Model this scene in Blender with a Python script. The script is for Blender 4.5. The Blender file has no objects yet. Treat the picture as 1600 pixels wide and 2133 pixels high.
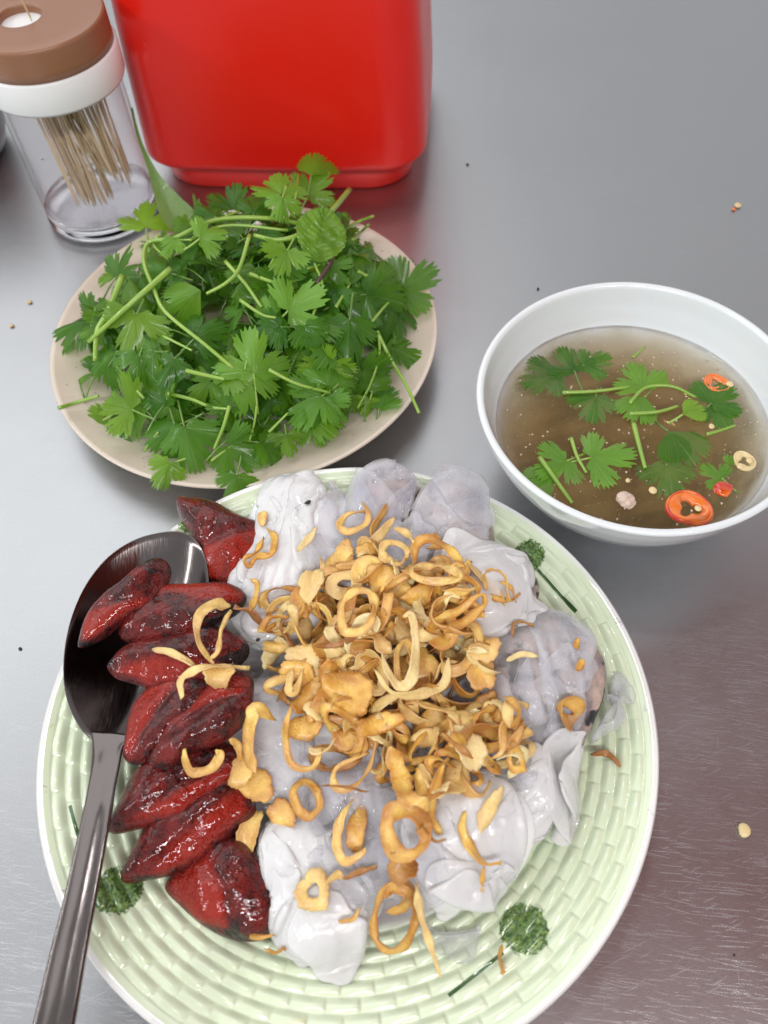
import bpy, math, random
import numpy as np
from mathutils import Vector, Matrix

random.seed(7)
U = 0.008                                   # one working unit in metres
SC = bpy.context.scene
COL = SC.collection
R = math.radians

# ------------------------------------------------------------------ camera
PITCH, ROLL, FPX, CH = 0.9985, -0.0693, 1741.0, 36.44
_c, _s = math.cos(ROLL), math.sin(ROLL)
RT = np.array([1., 0, 0]); UPV = np.array([0, math.sin(PITCH), math.cos(PITCH)]); FW = np.array([0, math.cos(PITCH), -math.sin(PITCH)])
CX = _c * RT + _s * UPV
CY = -_s * RT + _c * UPV
CAM = np.array([0., 0., CH])
cd = bpy.data.cameras.new('camera'); cam = bpy.data.objects.new('camera', cd); COL.objects.link(cam)
mw = Matrix.Identity(4)
for i in range(3):
    mw[i][0], mw[i][1], mw[i][2], mw[i][3] = CX[i], CY[i], -FW[i], CAM[i] * U
cam.matrix_world = mw
cd.sensor_fit = 'HORIZONTAL'; cd.sensor_width = 36.0; cd.lens = 36.0 * FPX / 1600.0
cd.clip_start = 0.01; cd.clip_end = 50
cd.dof.use_dof = True; cd.dof.focus_distance = 38 * U; cd.dof.aperture_fstop = 16.0
SC.camera = cam

def ray(px, py):
    x = (px - 800.0) / FPX; y = -(py - 1066.5) / FPX
    return x * CX + y * CY + FW

def at(px, py, z=0.0):
    d = ray(px, py); t = (z - CH) / d[2]
    return CAM + d * t

def px_scale(p):                             # pixels per unit at a point
    return FPX / float(np.dot(np.array(p) - CAM, FW))

# ------------------------------------------------------------------ light
SC.view_settings.view_transform = 'Standard'
SC.view_settings.look = 'None'
SC.view_settings.gamma = 1.0
SC.view_settings.exposure = 0.30
W = bpy.data.worlds.new('World'); SC.world = W; W.use_nodes = True
bg = W.node_tree.nodes['Background']
bg.inputs[0].default_value = (0.96, 0.975, 1.0, 1); bg.inputs[1].default_value = 0.54
SC.cycles.max_bounces = 14; SC.cycles.transparent_max_bounces = 32
SC.cycles.transmission_bounces = 12; SC.cycles.sample_clamp_indirect = 4.0
SC.cycles.use_denoising = True

def area(name, loc, look, sx, sy, power, col):
    l = bpy.data.lights.new(name, 'AREA'); l.shape = 'RECTANGLE'; l.size = sx; l.size_y = sy
    l.energy = power; l.color = col
    o = bpy.data.objects.new(name, l); COL.objects.link(o); o.location = loc
    o.rotation_euler = (Vector(look) - Vector(loc)).to_track_quat('-Z', 'Y').to_euler()
    return o
area('shop_front_light', (-.75, 1.25, 1.35), (0, .2, 0), 2.3, 1.1, 8.2, (0.97, 0.99, 1.0))
area('tube_lamp', (0.1, -0.60, 1.05), (0.0, .1, 0), 1.2, 0.03, 8.5, (0.98, 1.0, 1.0))
area('tube_lamp', (-.12, .56, 1.5), (-.05, .1, 0), .34, 0.03, 1.5, (0.98, 1.0, 1.0))
area('tube_lamp', (-1.35, .05, .85), (0, .2, 0), 1.2, 0.03, 5, (0.98, 1.0, 1.0))

# ------------------------------------------------------------------ helpers
def link(nt, a, b): nt.links.new(a, b)

class Mat:
    def __init__(s, name, base=(.8, .8, .8), rough=.5, **kw):
        s.m = bpy.data.materials.new(name); s.m.use_nodes = True; s.nt = s.m.node_tree
        s.b = s.nt.nodes['Principled BSDF']; s.out = s.nt.nodes['Material Output']
        s.set(base, rough, **kw)
    def set(s, base=None, rough=None, **kw):
        if base is not None: s.b.inputs['Base Color'].default_value = (*base, 1)
        if rough is not None: s.b.inputs['Roughness'].default_value = rough
        names = dict(metal='Metallic', ior='IOR', trans='Transmission Weight', sss='Subsurface Weight', sss_scale='Subsurface Scale',
                     coat='Coat Weight', coat_rough='Coat Roughness', spec='Specular IOR Level', aniso='Anisotropic', alpha='Alpha')
        for k, v in kw.items():
            if k == 'sss_rad': s.b.inputs['Subsurface Radius'].default_value = v
            else: s.b.inputs[names[k]].default_value = v
    def n(s, t, **kw):
        nd = s.nt.nodes.new(t)
        for k, v in kw.items():
            if k.startswith('i_'):
                key = k[2:].replace('_', ' ')
                nd.inputs[key].default_value = v
            elif k.startswith('I'): nd.inputs[int(k[1:])].default_value = v
            else: setattr(nd, k, v)
        return nd
    def l(s, a, b): s.nt.links.new(a, b)
    def coord(s, scale=(1, 1, 1), rot=(0, 0, 0), kind='Object', rnd=False):
        tc = s.n('ShaderNodeTexCoord'); mp = s.n('ShaderNodeMapping')
        mp.inputs['Scale'].default_value = scale; mp.inputs['Rotation'].default_value = rot
        src = tc.outputs[kind]
        if rnd:
            oi = s.n('ShaderNodeObjectInfo'); ml = s.n('ShaderNodeMath', operation='MULTIPLY'); ml.inputs[1].default_value = 7.3
            s.l(oi.outputs['Random'], ml.inputs[0]); ad = s.n('ShaderNodeVectorMath', operation='ADD')
            s.l(src, ad.inputs[0]); s.l(ml.outputs[0], ad.inputs[1]); src = ad.outputs[0]
        s.l(src, mp.inputs['Vector']); return mp.outputs[0]
    def noise(s, vec, scale, detail=3, rough=.5, dist=0):
        nd = s.n('ShaderNodeTexNoise'); nd.inputs['Scale'].default_value = scale; nd.inputs['Detail'].default_value = detail
        nd.inputs['Roughness'].default_value = rough; nd.inputs['Distortion'].default_value = dist
        if vec is not None: s.l(vec, nd.inputs['Vector'])
        return nd.outputs['Fac']
    def ramp(s, fac, stops, interp='LINEAR'):
        r = s.n('ShaderNodeValToRGB'); cr = r.color_ramp; cr.interpolation = interp
        while len(cr.elements) < len(stops): cr.elements.new(0.5)
        for e, (p, c) in zip(cr.elements, stops):
            e.position = p; e.color = (c, c, c, 1) if isinstance(c, (int, float)) else (*c, 1)
        s.l(fac, r.inputs[0]); return r.outputs[0]
    def math(s, op, a, b=None, clamp=False):
        m = s.n('ShaderNodeMath', operation=op); m.use_clamp = clamp
        for i, v in enumerate((a, b)):
            if v is None: continue
            if isinstance(v, (int, float)): m.inputs[i].default_value = v
            else: s.l(v, m.inputs[i])
        return m.outputs[0]
    def mix(s, fac, a, b):
        m = s.n('ShaderNodeMix', data_type='RGBA')
        for i, v in ((0, fac), (6, a), (7, b)):
            if isinstance(v, tuple): m.inputs[i].default_value = (*v, 1)
            elif isinstance(v, (int, float)): m.inputs[i].default_value = v
            else: s.l(v, m.inputs[i])
        return m.outputs[2]
    def bump(s, h, dist, strength=1.0):
        b = s.n('ShaderNodeBump'); b.inputs['Distance'].default_value = dist; b.inputs['Strength'].default_value = strength
        s.l(h, b.inputs['Height']); s.l(b.outputs[0], s.b.inputs['Normal']); return b
    def coatbump(s, h, dist, strength=1.0):
        b = s.n('ShaderNodeBump'); b.inputs['Distance'].default_value = dist; b.inputs['Strength'].default_value = strength
        s.l(h, b.inputs['Height']); s.l(b.outputs[0], s.b.inputs['Coat Normal'])
    def color(s, c): s.l(c, s.b.inputs['Base Color'])
    def roughness(s, c): s.l(c, s.b.inputs['Roughness'])

def tag(o, label=None, cat=None, group=None, kind=None):
    if label: o['label'] = label
    if cat: o['category'] = cat
    if group: o['group'] = group
    if kind: o['kind'] = kind
    return o

def empty(name, base):
    o = bpy.data.objects.new(name, None); o.location = [v * U for v in base]; o.empty_display_size = .01
    COL.objects.link(o); return o

def mesh(name, V, F, m, base=(0, 0, 0), smooth=True, uv=None):
    V = (np.asarray(V, float) - np.array(base)) * U
    me = bpy.data.meshes.new(name); me.from_pydata(V.tolist(), [], [list(map(int, f)) for f in F])
    if smooth: me.polygons.foreach_set('use_smooth', [True] * len(me.polygons))
    me.materials.append(m.m if isinstance(m, Mat) else m)
    if uv is not None:
        ul = me.uv_layers.new(name='UVMap'); li = np.empty(len(me.loops), int); me.loops.foreach_get('vertex_index', li)
        ul.data.foreach_set('uv', np.asarray(uv, float)[li].ravel())
    me.update(); import bmesh
    bm = bmesh.new(); bm.from_mesh(me)
    if all(len(e.link_faces) == 2 for e in bm.edges): bmesh.ops.recalc_face_normals(bm, faces=bm.faces); bm.to_mesh(me)
    bm.free(); return me

def obj(name, me, parent=None, base=(0, 0, 0)):
    o = bpy.data.objects.new(name, me); COL.objects.link(o)
    if parent is not None: o.parent = parent
    else: o.location = [v * U for v in base]
    return o

def part(name, V, F, m, parent=None, base=(0, 0, 0), smooth=True, uv=None):
    return obj(name, mesh(name, V, F, m, base, smooth, uv), parent, base)

def grid_faces(n, k, wrap_n=False, wrap_k=False, off=0):
    F = []
    for i in range(n if wrap_n else n - 1):
        for j in range(k if wrap_k else k - 1):
            a, b = i, (i + 1) % n; c, d = j, (j + 1) % k
            F.append((off + a * k + c, off + b * k + c, off + b * k + d, off + a * k + d))
    return F

def lathe(profile, cx, cy, seg=96, sx=1, sy=1):
    V = []
    for i in range(seg):
        t = 2 * math.pi * i / seg
        for r, z in profile: V.append((cx + r * sx * math.cos(t), cy + r * sy * math.sin(t), z))
    F = [tuple(reversed(f)) for f in grid_faces(seg, len(profile), wrap_n=True)]
    if profile[0][0] < .06: F.append(tuple(i * len(profile) for i in range(seg)))
    if profile[-1][0] < .06: F.append(tuple(i * len(profile) + len(profile) - 1 for i in reversed(range(seg))))
    return V, F

def smooth_path(P, n):
    P = np.array(P, float)
    if len(P) < 3:
        t = np.linspace(0, 1, n)[:, None]; return P[0] * (1 - t) + P[-1] * t
    Q = np.vstack([2 * P[0] - P[1], P, 2 * P[-1] - P[-2]]); out = []
    for t in np.linspace(0, len(P) - 1 - 1e-6, n):
        i = int(t); f = t - i; a, b, c, d = Q[i:i + 4]
        out.append(.5 * (2 * b + (c - a) * f + (2 * a - 5 * b + 4 * c - d) * f * f + (3 * b - a - 3 * c + d) * f ** 3))
    return np.array(out)

def frames(P, closed=False):
    T = np.gradient(P, axis=0) if not closed else np.roll(P, -1, 0) - np.roll(P, 1, 0)
    T /= np.linalg.norm(T, axis=1)[:, None] + 1e-9
    Z = np.array([0, 0, 1.]); S = np.cross(T, Z); ln = np.linalg.norm(S, axis=1)
    S[ln < 1e-3] = (1, 0, 0); S /= np.linalg.norm(S, axis=1)[:, None]
    return T, S, np.cross(S, T)

def tube(P, rad, seg=8, n=None, cap=True):
    P = np.array(P, float); n = n or len(P); P = smooth_path(P, n) if n != len(P) else P
    rad = np.interp(np.linspace(0, 1, n), np.linspace(0, 1, len(np.atleast_1d(rad))), np.atleast_1d(rad))
    T, S, B = frames(P); V = []
    for i in range(n):
        for j in range(seg):
            a = 2 * math.pi * j / seg; V.append(P[i] + rad[i] * (math.cos(a) * S[i] + math.sin(a) * B[i]))
    F = grid_faces(n, seg, wrap_k=True)
    if cap: F += [tuple(range(seg - 1, -1, -1)), tuple((n - 1) * seg + j for j in range(seg))]
    return V, F

class Noise3:                                # cheap smooth value noise on arrays
    def __init__(s, seed, k=14):
        r = np.random.RandomState(seed); s.w = r.normal(size=(k, 3)); s.p = r.uniform(0, 6.28, k); s.k = k
        s.w *= (r.uniform(.5, 1.8, k) / np.linalg.norm(s.w, axis=1))[:, None]
    def __call__(s, P, f=1.0):
        P = np.asarray(P, float)
        return np.sin(P @ (s.w.T * f) + s.p).sum(-1) / math.sqrt(s.k)

# ------------------------------------------------------------------ materials
steel = Mat('brushed_table_steel', (.60, .60, .615), .36, metal=1.0)
def _steel():
    s = steel; h = None; masks = []
    for k, (sc, rot, thr, dist) in enumerate(((( 70, 3600, 1), R(8), .64, .3), ((60, 3000, 1), R(17), .66, .4),
                                       ((55, 2000, 1), R(-20), .69, .5), ((2600, 60, 1), R(14), .74, .6))):
        v = s.coord((1, 1, 1), (0, 0, rot)); mp = s.n('ShaderNodeMapping'); mp.inputs['Scale'].default_value = sc; s.l(v, mp.inputs[0])
        f = s.noise(mp.outputs[0], 1.0, 1.5, .5, dist)
        masks.append(s.ramp(f, ((thr, 0), (thr + .035, 1))))
    m = masks[0]
    for q in masks[1:]: m = s.math('MAXIMUM', m, q)
    big = s.noise(s.coord(), 9, 4, .6)
    gate = s.ramp(s.noise(s.coord((1, 1, 1)), 14, 3), ((.30, .15), (.72, .55)))
    m = s.math('MULTIPLY', m, gate)
    fine = s.noise(s.coord((350, 4500, 1), (0, 0, R(6))), 1, 2, .6)
    fine2 = s.noise(s.coord(), 2600, 2, .6)
    col = s.mix(m, s.mix(s.ramp(fine2, ((.35, 0), (.65, 1))), (.40, .405, .415), (.49, .495, .505)), (.56, .56, .575))
    s.color(col)
    r = s.math('ADD', s.math('MULTIPLY', big, .20), s.math('MULTIPLY', fine, .10))
    r = s.math('ADD', r, .21); r = s.math('ADD', r, s.math('MULTIPLY', m, .18)); s.roughness(r)
    hh = s.math('ADD', s.math('MULTIPLY', fine, .4), s.math('MULTIPLY', m, 1.0)); hh = s.math('ADD', hh, s.math('MULTIPLY', fine2, .5))
    s.bump(hh, .00004, .55)
_steel()

red_plastic = Mat('red_plastic', (.86, .018, .007), .33, sss=.0, coat=.25, coat_rough=.2)
def _red():
    s = red_plastic; n = s.noise(s.coord(), 1400, 2); s.bump(n, .00002, .4)
    d = s.ramp(s.noise(s.coord(), 260, 1), ((.80, 0), (.82, 1))); s.color(s.mix(d, (.74, .011, .004), (.76, .10, .07)))
    s.roughness(s.ramp(s.noise(s.coord(), 30, 4), ((.3, .3), (.7, .42))))
_red()
cream = Mat('cream_melamine', (.66, .57, .47), .22, coat=.3, coat_rough=.08)
def _cream():
    s = cream; v = s.coord(); a = s.noise(v, 30, 4); sp = s.ramp(s.noise(v, 420, 2), ((.73, 0), (.76, 1)))
    s.color(s.mix(sp, s.mix(a, (.60, .51, .42), (.70, .61, .51)), (.33, .27, .2)))
    s.roughness(s.ramp(s.noise(v, 60, 3), ((.3, .16), (.7, .3))))
_cream()
porcelain = Mat('white_porcelain', (.74, .785, .80), .07, coat=.4, coat_rough=.03, sss=.1, sss_scale=.003)
def _porc():
    s = porcelain; s.bump(s.noise(s.coord(), 60, 2), .0002, .25)
_porc()
brown_cap = Mat('brown_plastic_cap', (.27, .125, .065), .3)
brown_cap.bump(brown_cap.noise(brown_cap.coord(), 2200, 2), .00003, .5)
white_plastic = Mat('white_plastic_collar', (.78, .79, .78), .3, sss=.1, sss_scale=.002)
reflect_dark_steel = Mat('reflection_darkened_spoon_steel', (.15, .13, .125), .2, metal=1)  # base colour darkened to stand in for a dark reflection from overhead
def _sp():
    s = reflect_dark_steel; f = s.noise(s.coord((400, 30, 30), (0, 0, R(-72))), 8, 3)
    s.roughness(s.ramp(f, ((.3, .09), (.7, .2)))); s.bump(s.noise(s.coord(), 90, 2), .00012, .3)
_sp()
wood = Mat('toothpick_wood', (.52, .36, .2), .6)
def _wood():
    s = wood; oi = s.n('ShaderNodeObjectInfo'); s.color(s.mix(oi.outputs['Random'], (.50, .37, .22), (.78, .62, .42)))
_wood()

def thin_clear(name, tint, refl=1.0, ior=1.5):  # clear plastic: transparent body, Fresnel reflection on top
    m = Mat(name); nt = m.nt; t = m.n('ShaderNodeBsdfTransparent'); t.inputs[0].default_value = (*tint, 1)
    g = m.n('ShaderNodeBsdfGlossy'); g.inputs['Roughness'].default_value = .06
    fr = m.n('ShaderNodeLayerWeight'); fr.inputs['Blend'].default_value = .5
    f = m.math('ADD', m.math('MULTIPLY', m.math('POWER', fr.outputs['Facing'], 4.0), .55 * refl), .035, True)
    mx = m.n('ShaderNodeMixShader'); m.l(f, mx.inputs[0]); m.l(t.outputs[0], mx.inputs[1]); m.l(g.outputs[0], mx.inputs[2])
    m.l(mx.outputs[0], m.out.inputs['Surface'])
    bp = m.n('ShaderNodeBump'); bp.inputs['Distance'].default_value = .0004; bp.inputs['Strength'].default_value = .35
    m.l(m.noise(m.coord(), 70, 2), bp.inputs['Height']); m.l(bp.outputs[0], g.inputs['Normal'])
    return m
jar_clear = thin_clear('clear_jar_plastic', (.975, .97, .975), 1.2, 1.45)
jar_base_clear = Mat('thick_clear_jar_base', (.96, .95, .97), .03, trans=1.0, ior=1.45)

# ------------------------------------------------------------------ table and added unseen panel
def table():
    V = []; xs = np.linspace(-95, 95, 5); ys = np.linspace(-45, 150, 5)
    x0, x1, y0, y1 = -95, 95, -45, 150
    V = [(x0, y0, 0), (x1, y0, 0), (x1, y1, 0), (x0, y1, 0), (x0, y0, -2), (x1, y0, -2), (x1, y1, -2), (x0, y1, -2)]
    F = [(0, 1, 2, 3), (7, 6, 5, 4), (0, 4, 5, 1), (1, 5, 6, 2), (2, 6, 7, 3), (3, 7, 4, 0)]
    o = part('table_top', V, F, steel, smooth=False); tag(o, kind='structure')
table()
maroon_tint = Mat('maroon_reflection_tint', (.36, .05, .028), .8)
def tint_panel():  # added out-of-view sheet that gives the steel its reddish brown reflection
    V = []; n = 24
    for i in range(n + 1):
        for j in range(n + 1):
            x = 3 + 330 * i / n; y = -260 + 352 * j / n; V.append((x, y, 140 + 3 * math.sin(x * .12) + (x - 10) * .05))
    o = part('unseen_tint_panel', V, grid_faces(n + 1, n + 1), maroon_tint, None, (100, -30, 150)); o.modifiers.new('sol', 'SOLIDIFY').thickness = .004
    tag(o, 'added unseen maroon panel above the right side, tinting the table reflections', 'tint_panel')
tint_panel()

# ------------------------------------------------------------------ red box
def rrect(hx, hy, r, n=10, bulge=0.0):
    P = []
    for k, (sx, sy) in enumerate(((1, 1), (-1, 1), (-1, -1), (1, -1))):
        for i in range(n + 1):
            a = R(90 * k) + R(90) * i / n
            P.append([sx * (hx - r) + r * math.cos(a), sy * (hy - r) + r * math.sin(a)])
    out = []
    for i in range(len(P)):                                   # add points along straights
        p, q = np.array(P[i]), np.array(P[(i + 1) % len(P)]); out.append(p)
        L = np.linalg.norm(q - p)
        if L > r * .8:
            for t in np.linspace(0, 1, 8)[1:-1]: out.append(p * (1 - t) + q * t)
    out = np.array(out)
    out[:, 1] += bulge * np.sign(out[:, 1]) * (1 - (out[:, 0] / hx) ** 2); out[:, 0] += bulge * np.sign(out[:, 0]) * (1 - (out[:, 1] / hy) ** 2)
    return out

def rings_mesh(rings):                                        # rings: list of (2d outline, z)
    k = len(rings[0][0]); V = [(x, y, z) for P, z in rings for x, y in P]
    return V, grid_faces(len(rings), k, wrap_k=True)

def red_box():
    a, b = at(340, 402, 0), at(852, 408, 0); mid = (a + b) / 2; ang = math.atan2(b[1] - a[1], b[0] - a[0])
    hx, hy = 9.3, 8.0; ca, sa = math.cos(ang), math.sin(ang)
    cx, cy = mid[0] - sa * hy * 1.0, mid[1] + ca * hy * 1.0
    t = empty('plastic_box', (cx, cy, 0))
    tag(t, 'tall glossy red plastic box with rounded corners standing behind the herb plate', 'plastic box')
    def ring(w, z, r=2.6, dh=0):
        P = rrect(hx + w, hy + w, r, bulge=.25)
        return (np.stack([cx + P[:, 0] * ca - P[:, 1] * sa, cy + P[:, 0] * sa + P[:, 1] * ca], 1), z)
    rg = [ring(.10, 2.1), ring(.22, 2.3), ring(.22, 2.6), ring(0.0, 8), ring(-.45, 16), ring(-.6, 18.0), ring(-.75, 18.1), ring(-.9, 18.0), ring(-.8, 15), ring(-.3, 2.8), ring(-.6, 2.5), ring(-6.5, 2.5, 1)]
    V, F = rings_mesh(rg); F.append(tuple(range(len(V) - len(rg[0][0]), len(V))))
    part('box_body', V, F, red_plastic, t, (cx, cy, 0))
    rg = [ring(-7.0, .12, .6), ring(-1.35, .12), ring(-1.15, .0), ring(-.95, 0), ring(-.75, .2), ring(-.62, 1.2), ring(-.5, 1.85), ring(-.25, 2.06), ring(.10, 2.1)]
    V, F = rings_mesh(rg)
    part('box_base', V, F, red_plastic, t, (cx, cy, 0))
red_box()

# ------------------------------------------------------------------ herb plate
HPX, HPY, HPR = -7.265, 35.2, 11.05
def herb_plate():
    t = empty('herb_plate', (HPX, HPY, 0))
    tag(t, 'plain cream melamine plate piled with green coriander', 'plate')
    R_ = HPR; pr = [(0.01, .35), (4, .38), (6.2, .5), (7.5, .85), (9.0, 1.35), (10.2, 1.85), (10.75, 2.1), (10.95, 2.2), (11.05, 2.15), (11.02, 2.03),
          (10.2, 1.6), (8.8, 1.05), (7.4, .5), (6.6, .12), (6.5, 0.0), (6.1, 0.0), (6.0, .15), (.01, .15)]
    V, F = lathe(pr, HPX, HPY, 160)
    part('plate_dish', V, F, cream, t, (HPX, HPY, 0))
herb_plate()

# ------------------------------------------------------------------ green serving plate with moulded basket weave
BPX, BPY, BPR = -2.2, 11.9, 12.75
def plate_z(r):                                                # upper surface of the serving plate
    rr = np.asarray(r) / BPR
    return np.interp(rr, [0, .58, .64, .72, .85, .95, .985, 1.0], [.42, .46, .62, 1.05, 1.75, 2.28, 2.48, 2.5])
green_plate = Mat('green_glazed_melamine', (.60, .74, .46), .12, coat=.7, coat_rough=.04)
def _gp():
    s = green_plate; v = s.coord()
    sp = s.n('ShaderNodeSeparateXYZ'); s.l(v, sp.inputs[0])
    flat = s.n('ShaderNodeCombineXYZ'); s.l(sp.outputs[0], flat.inputs[0]); s.l(sp.outputs[1], flat.inputs[1]); flat = flat.outputs[0]
    ln = s.n('ShaderNodeVectorMath', operation='LENGTH'); s.l(flat, ln.inputs[0]); r = s.math('DIVIDE', ln.outputs['Value'], BPR * U)
    wob = s.math('MULTIPLY', s.math('SUBTRACT', s.noise(v, 120, 2), .5), .012)
    rw = s.math('ADD', r, wob)
    g = s.mix(s.noise(v, 45, 3), (.64, .735, .51), (.70, .78, .59))
    g = s.mix(s.ramp(rw, ((.60, 1), (.645, 0))), g, (.74, .71, .74))
    g = s.mix(s.ramp(rw, ((.983, 0), (.990, 1))), g, (.80, .80, .78))
    chip = s.math('MULTIPLY', s.ramp(rw, ((.966, 0), (.974, 1))), s.ramp(s.noise(v, 160, 3, .7, 1), ((.66, 0), (.70, 1))))
    g = s.mix(s.math('MULTIPLY', chip, .5), g, (.22, .18, .2))
    # printed flower heads and their stalks
    st = s.noise(v, 900, 3, .6); st2 = s.noise(v, 420, 2)
    fl = s.mix(s.ramp(st, ((.42, 0), (.60, 1))), (.035, .09, .022), (.22, .36, .09))
    fl = s.mix(s.ramp(st2, ((.35, 0), (.7, .7))), fl, (.10, .17, .06))
    base = np.array([BPX, BPY, 0])
    heads = [((1098, 1168), 34, .98), ((1092, 1935), 52, 1.0), ((248, 1855), 50, 1.0), ((408, 1098), 34, 1.0)]
    stalks = [((1118, 1195), (1197, 1284)), ((1048, 1985), (934, 2075)), ((176, 1755), (156, 1685)), ((372, 1130), (300, 1150))]
    edge = s.math('MULTIPLY', s.math('SUBTRACT', s.noise(v, 700, 2), .5), .0032)
    for (q, rp, _), (a, b) in zip(heads, stalks):
        c = at(*q, 1.6); c = (c - base) * U; rad = rp / px_scale(at(*q, 1.6)) * U
        d = s.n('ShaderNodeVectorMath', operation='DISTANCE'); s.l(flat, d.inputs[0]); d.inputs[1].default_value = (c[0], c[1], 0)
        k = s.math('DIVIDE', s.math('ADD', d.outputs['Value'], edge), rad)
        mk = s.math('MULTIPLY', s.ramp(k, ((.93, 1), (1.0, 0))), s.ramp(s.math('SUBTRACT', s.noise(v, 1300, 1), s.math('MULTIPLY', k, .25)), ((.10, .35), (.18, 1))))
        g = s.mix(mk, g, fl)
        a = (at(*a, 1.5) - base)[:2] * U; b = (at(*b, 1.5) - base)[:2] * U; L = np.linalg.norm(b - a); dr = (b - a) / L; nr = np.array([-dr[1], dr[0]])
        sb = s.n('ShaderNodeVectorMath', operation='SUBTRACT'); s.l(flat, sb.inputs[0]); sb.inputs[1].default_value = (a[0], a[1], 0)
        du = s.n('ShaderNodeVectorMath', operation='DOT_PRODUCT'); s.l(sb.outputs[0], du.inputs[0]); du.inputs[1].default_value = (dr[0], dr[1], 0)
        dv = s.n('ShaderNodeVectorMath', operation='DOT_PRODUCT'); s.l(sb.outputs[0], dv.inputs[0]); dv.inputs[1].default_value = (nr[0], nr[1], 0)
        av = s.math('ABSOLUTE', dv.outputs['Value']); m1 = s.math('LESS_THAN', av, .00055)
        m2 = s.math('MULTIPLY', s.math('GREATER_THAN', du.outputs['Value'], 0), s.math('LESS_THAN', du.outputs['Value'], L))
        g = s.mix(s.math('MULTIPLY', m1, m2), g, (.05, .12, .04))
    # oil stains
    g = s.mix(s.math('MULTIPLY', s.ramp(s.noise(v, 95, 2), ((.70, 0), (.78, 1))), .25), g, (.62, .5, .2))
    s.color(g); s.roughness(s.ramp(s.noise(v, 50, 3), ((.3, .08), (.7, .2))))
    s.bump(s.noise(v, 110, 3), .0003, .3)
_gp()
def serving_plate():
    t = empty('serving_plate', (BPX, BPY, 0))
    tag(t, 'pale green plate with basket weave rim and printed green flowers, holding the rice rolls', 'plate')
    NT, r0 = 1152, .60
    rad = np.concatenate([np.linspace(0.001, r0, 14)[:-1], np.linspace(r0, .972, 118), [.978, .984, .99, .996, 1.0]])
    th = np.linspace(0, 2 * math.pi, NT, endpoint=False)
    RR, TT = np.meshgrid(rad, th, indexing='xy')               # (NT, nr)
    z = plate_z(RR * BPR)
    rows = 8; u = (RR - .63) / (.965 - .63) * rows; ri = np.floor(u); fu = u - ri
    ncell = 50; sh = ri * .37; w = TT / (2 * math.pi) * ncell + sh + .10 * np.sin(3 * TT + ri); wi = np.floor(w); fw = w - wi
    rs = np.random.RandomState(3); tab = rs.uniform(.75, 1.15, (rows + 2, ncell * 2 + 40))
    amp = tab[np.clip(ri, 0, rows + 1).astype(int), wi.astype(int) % (ncell * 2)]
    pr = np.sin(np.pi * np.clip(fu, 0, 1)) ** 1.0; pw = np.clip(np.sin(np.pi * fw), 0, 1) ** .7
    on = (u > 0) & (u < rows)
    taper = .40 + .60 * fw ** .8
    relief = np.where(on, amp * (pr * (.58 + .42 * pw) * .24 * taper) - .08, 0)
    fade = np.clip((RR - .60) / .05, 0, 1) * np.clip((.975 - RR) / .012, 0, 1)
    z = z + relief * fade
    X = BPX + RR * BPR * np.cos(TT); Y = BPY + RR * BPR * np.sin(TT)
    V = np.stack([X, Y, z], -1).reshape(-1, 3); nr = len(rad); F = [tuple(reversed(f)) for f in grid_faces(NT, nr, wrap_n=True)]
    part('plate_dish', V, F, green_plate, t, (BPX, BPY, 0))
    pr = [(12.75, 2.5), (12.82, 2.44), (12.84, 2.34), (12.78, 2.22), (12.4, 2.0), (10.8, 1.25), (8.8, .45), (7.9, .2), (7.8, 0), (7.4, 0), (7.3, .22), (.02, .22)]
    V, F = lathe(pr, BPX, BPY, 200); part('plate_underside', V, F, cream_white, t, (BPX, BPY, 0))
cream_white = Mat('white_melamine', (.74, .74, .72), .2, coat=.3)
serving_plate()

# ------------------------------------------------------------------ soup bowl
OX, OY, OR_, OZ = 12.32, 24.97, 7.66, 6.2
BRZ = 4.0; BRR = 6.6                                         # broth surface height and radius
def bowl_out(z):
    return np.interp(z, [0.55, 1.0, 1.8, 3.0, 4.25, 5.3, 6.2], [3.55, 4.55, 5.45, 6.35, 7.0, 7.4, 7.66])
def soup_bowl():
    t = empty('soup_bowl', (OX, OY, 0)); tag(t, 'white porcelain bowl of dipping broth with coriander floating in it', 'bowl')
    zs = np.linspace(.55, 6.05, 24); o = [(float(bowl_out(z)), float(z)) for z in zs]
    rim = [(7.64, 6.14), (7.58, 6.22), (7.46, 6.25), (7.34, 6.21), (7.28, 6.12)]
    inn = [(float(bowl_out(z)) - np.interp(z, [1, 6.1], [.30, .36]), float(z)) for z in zs[::-1] if z > 1.0]
    pr = [(.02, .35), (3.0, .35), (3.1, .0), (3.5, .0), (3.55, .3)] + o + rim + inn + [(3.6, .85), (2.0, .72), (.02, .7)]
    V, F = lathe(pr, OX, OY, 160); part('bowl_wall', V, F, porcelain, t, (OX, OY, 0))
soup_bowl()

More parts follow.
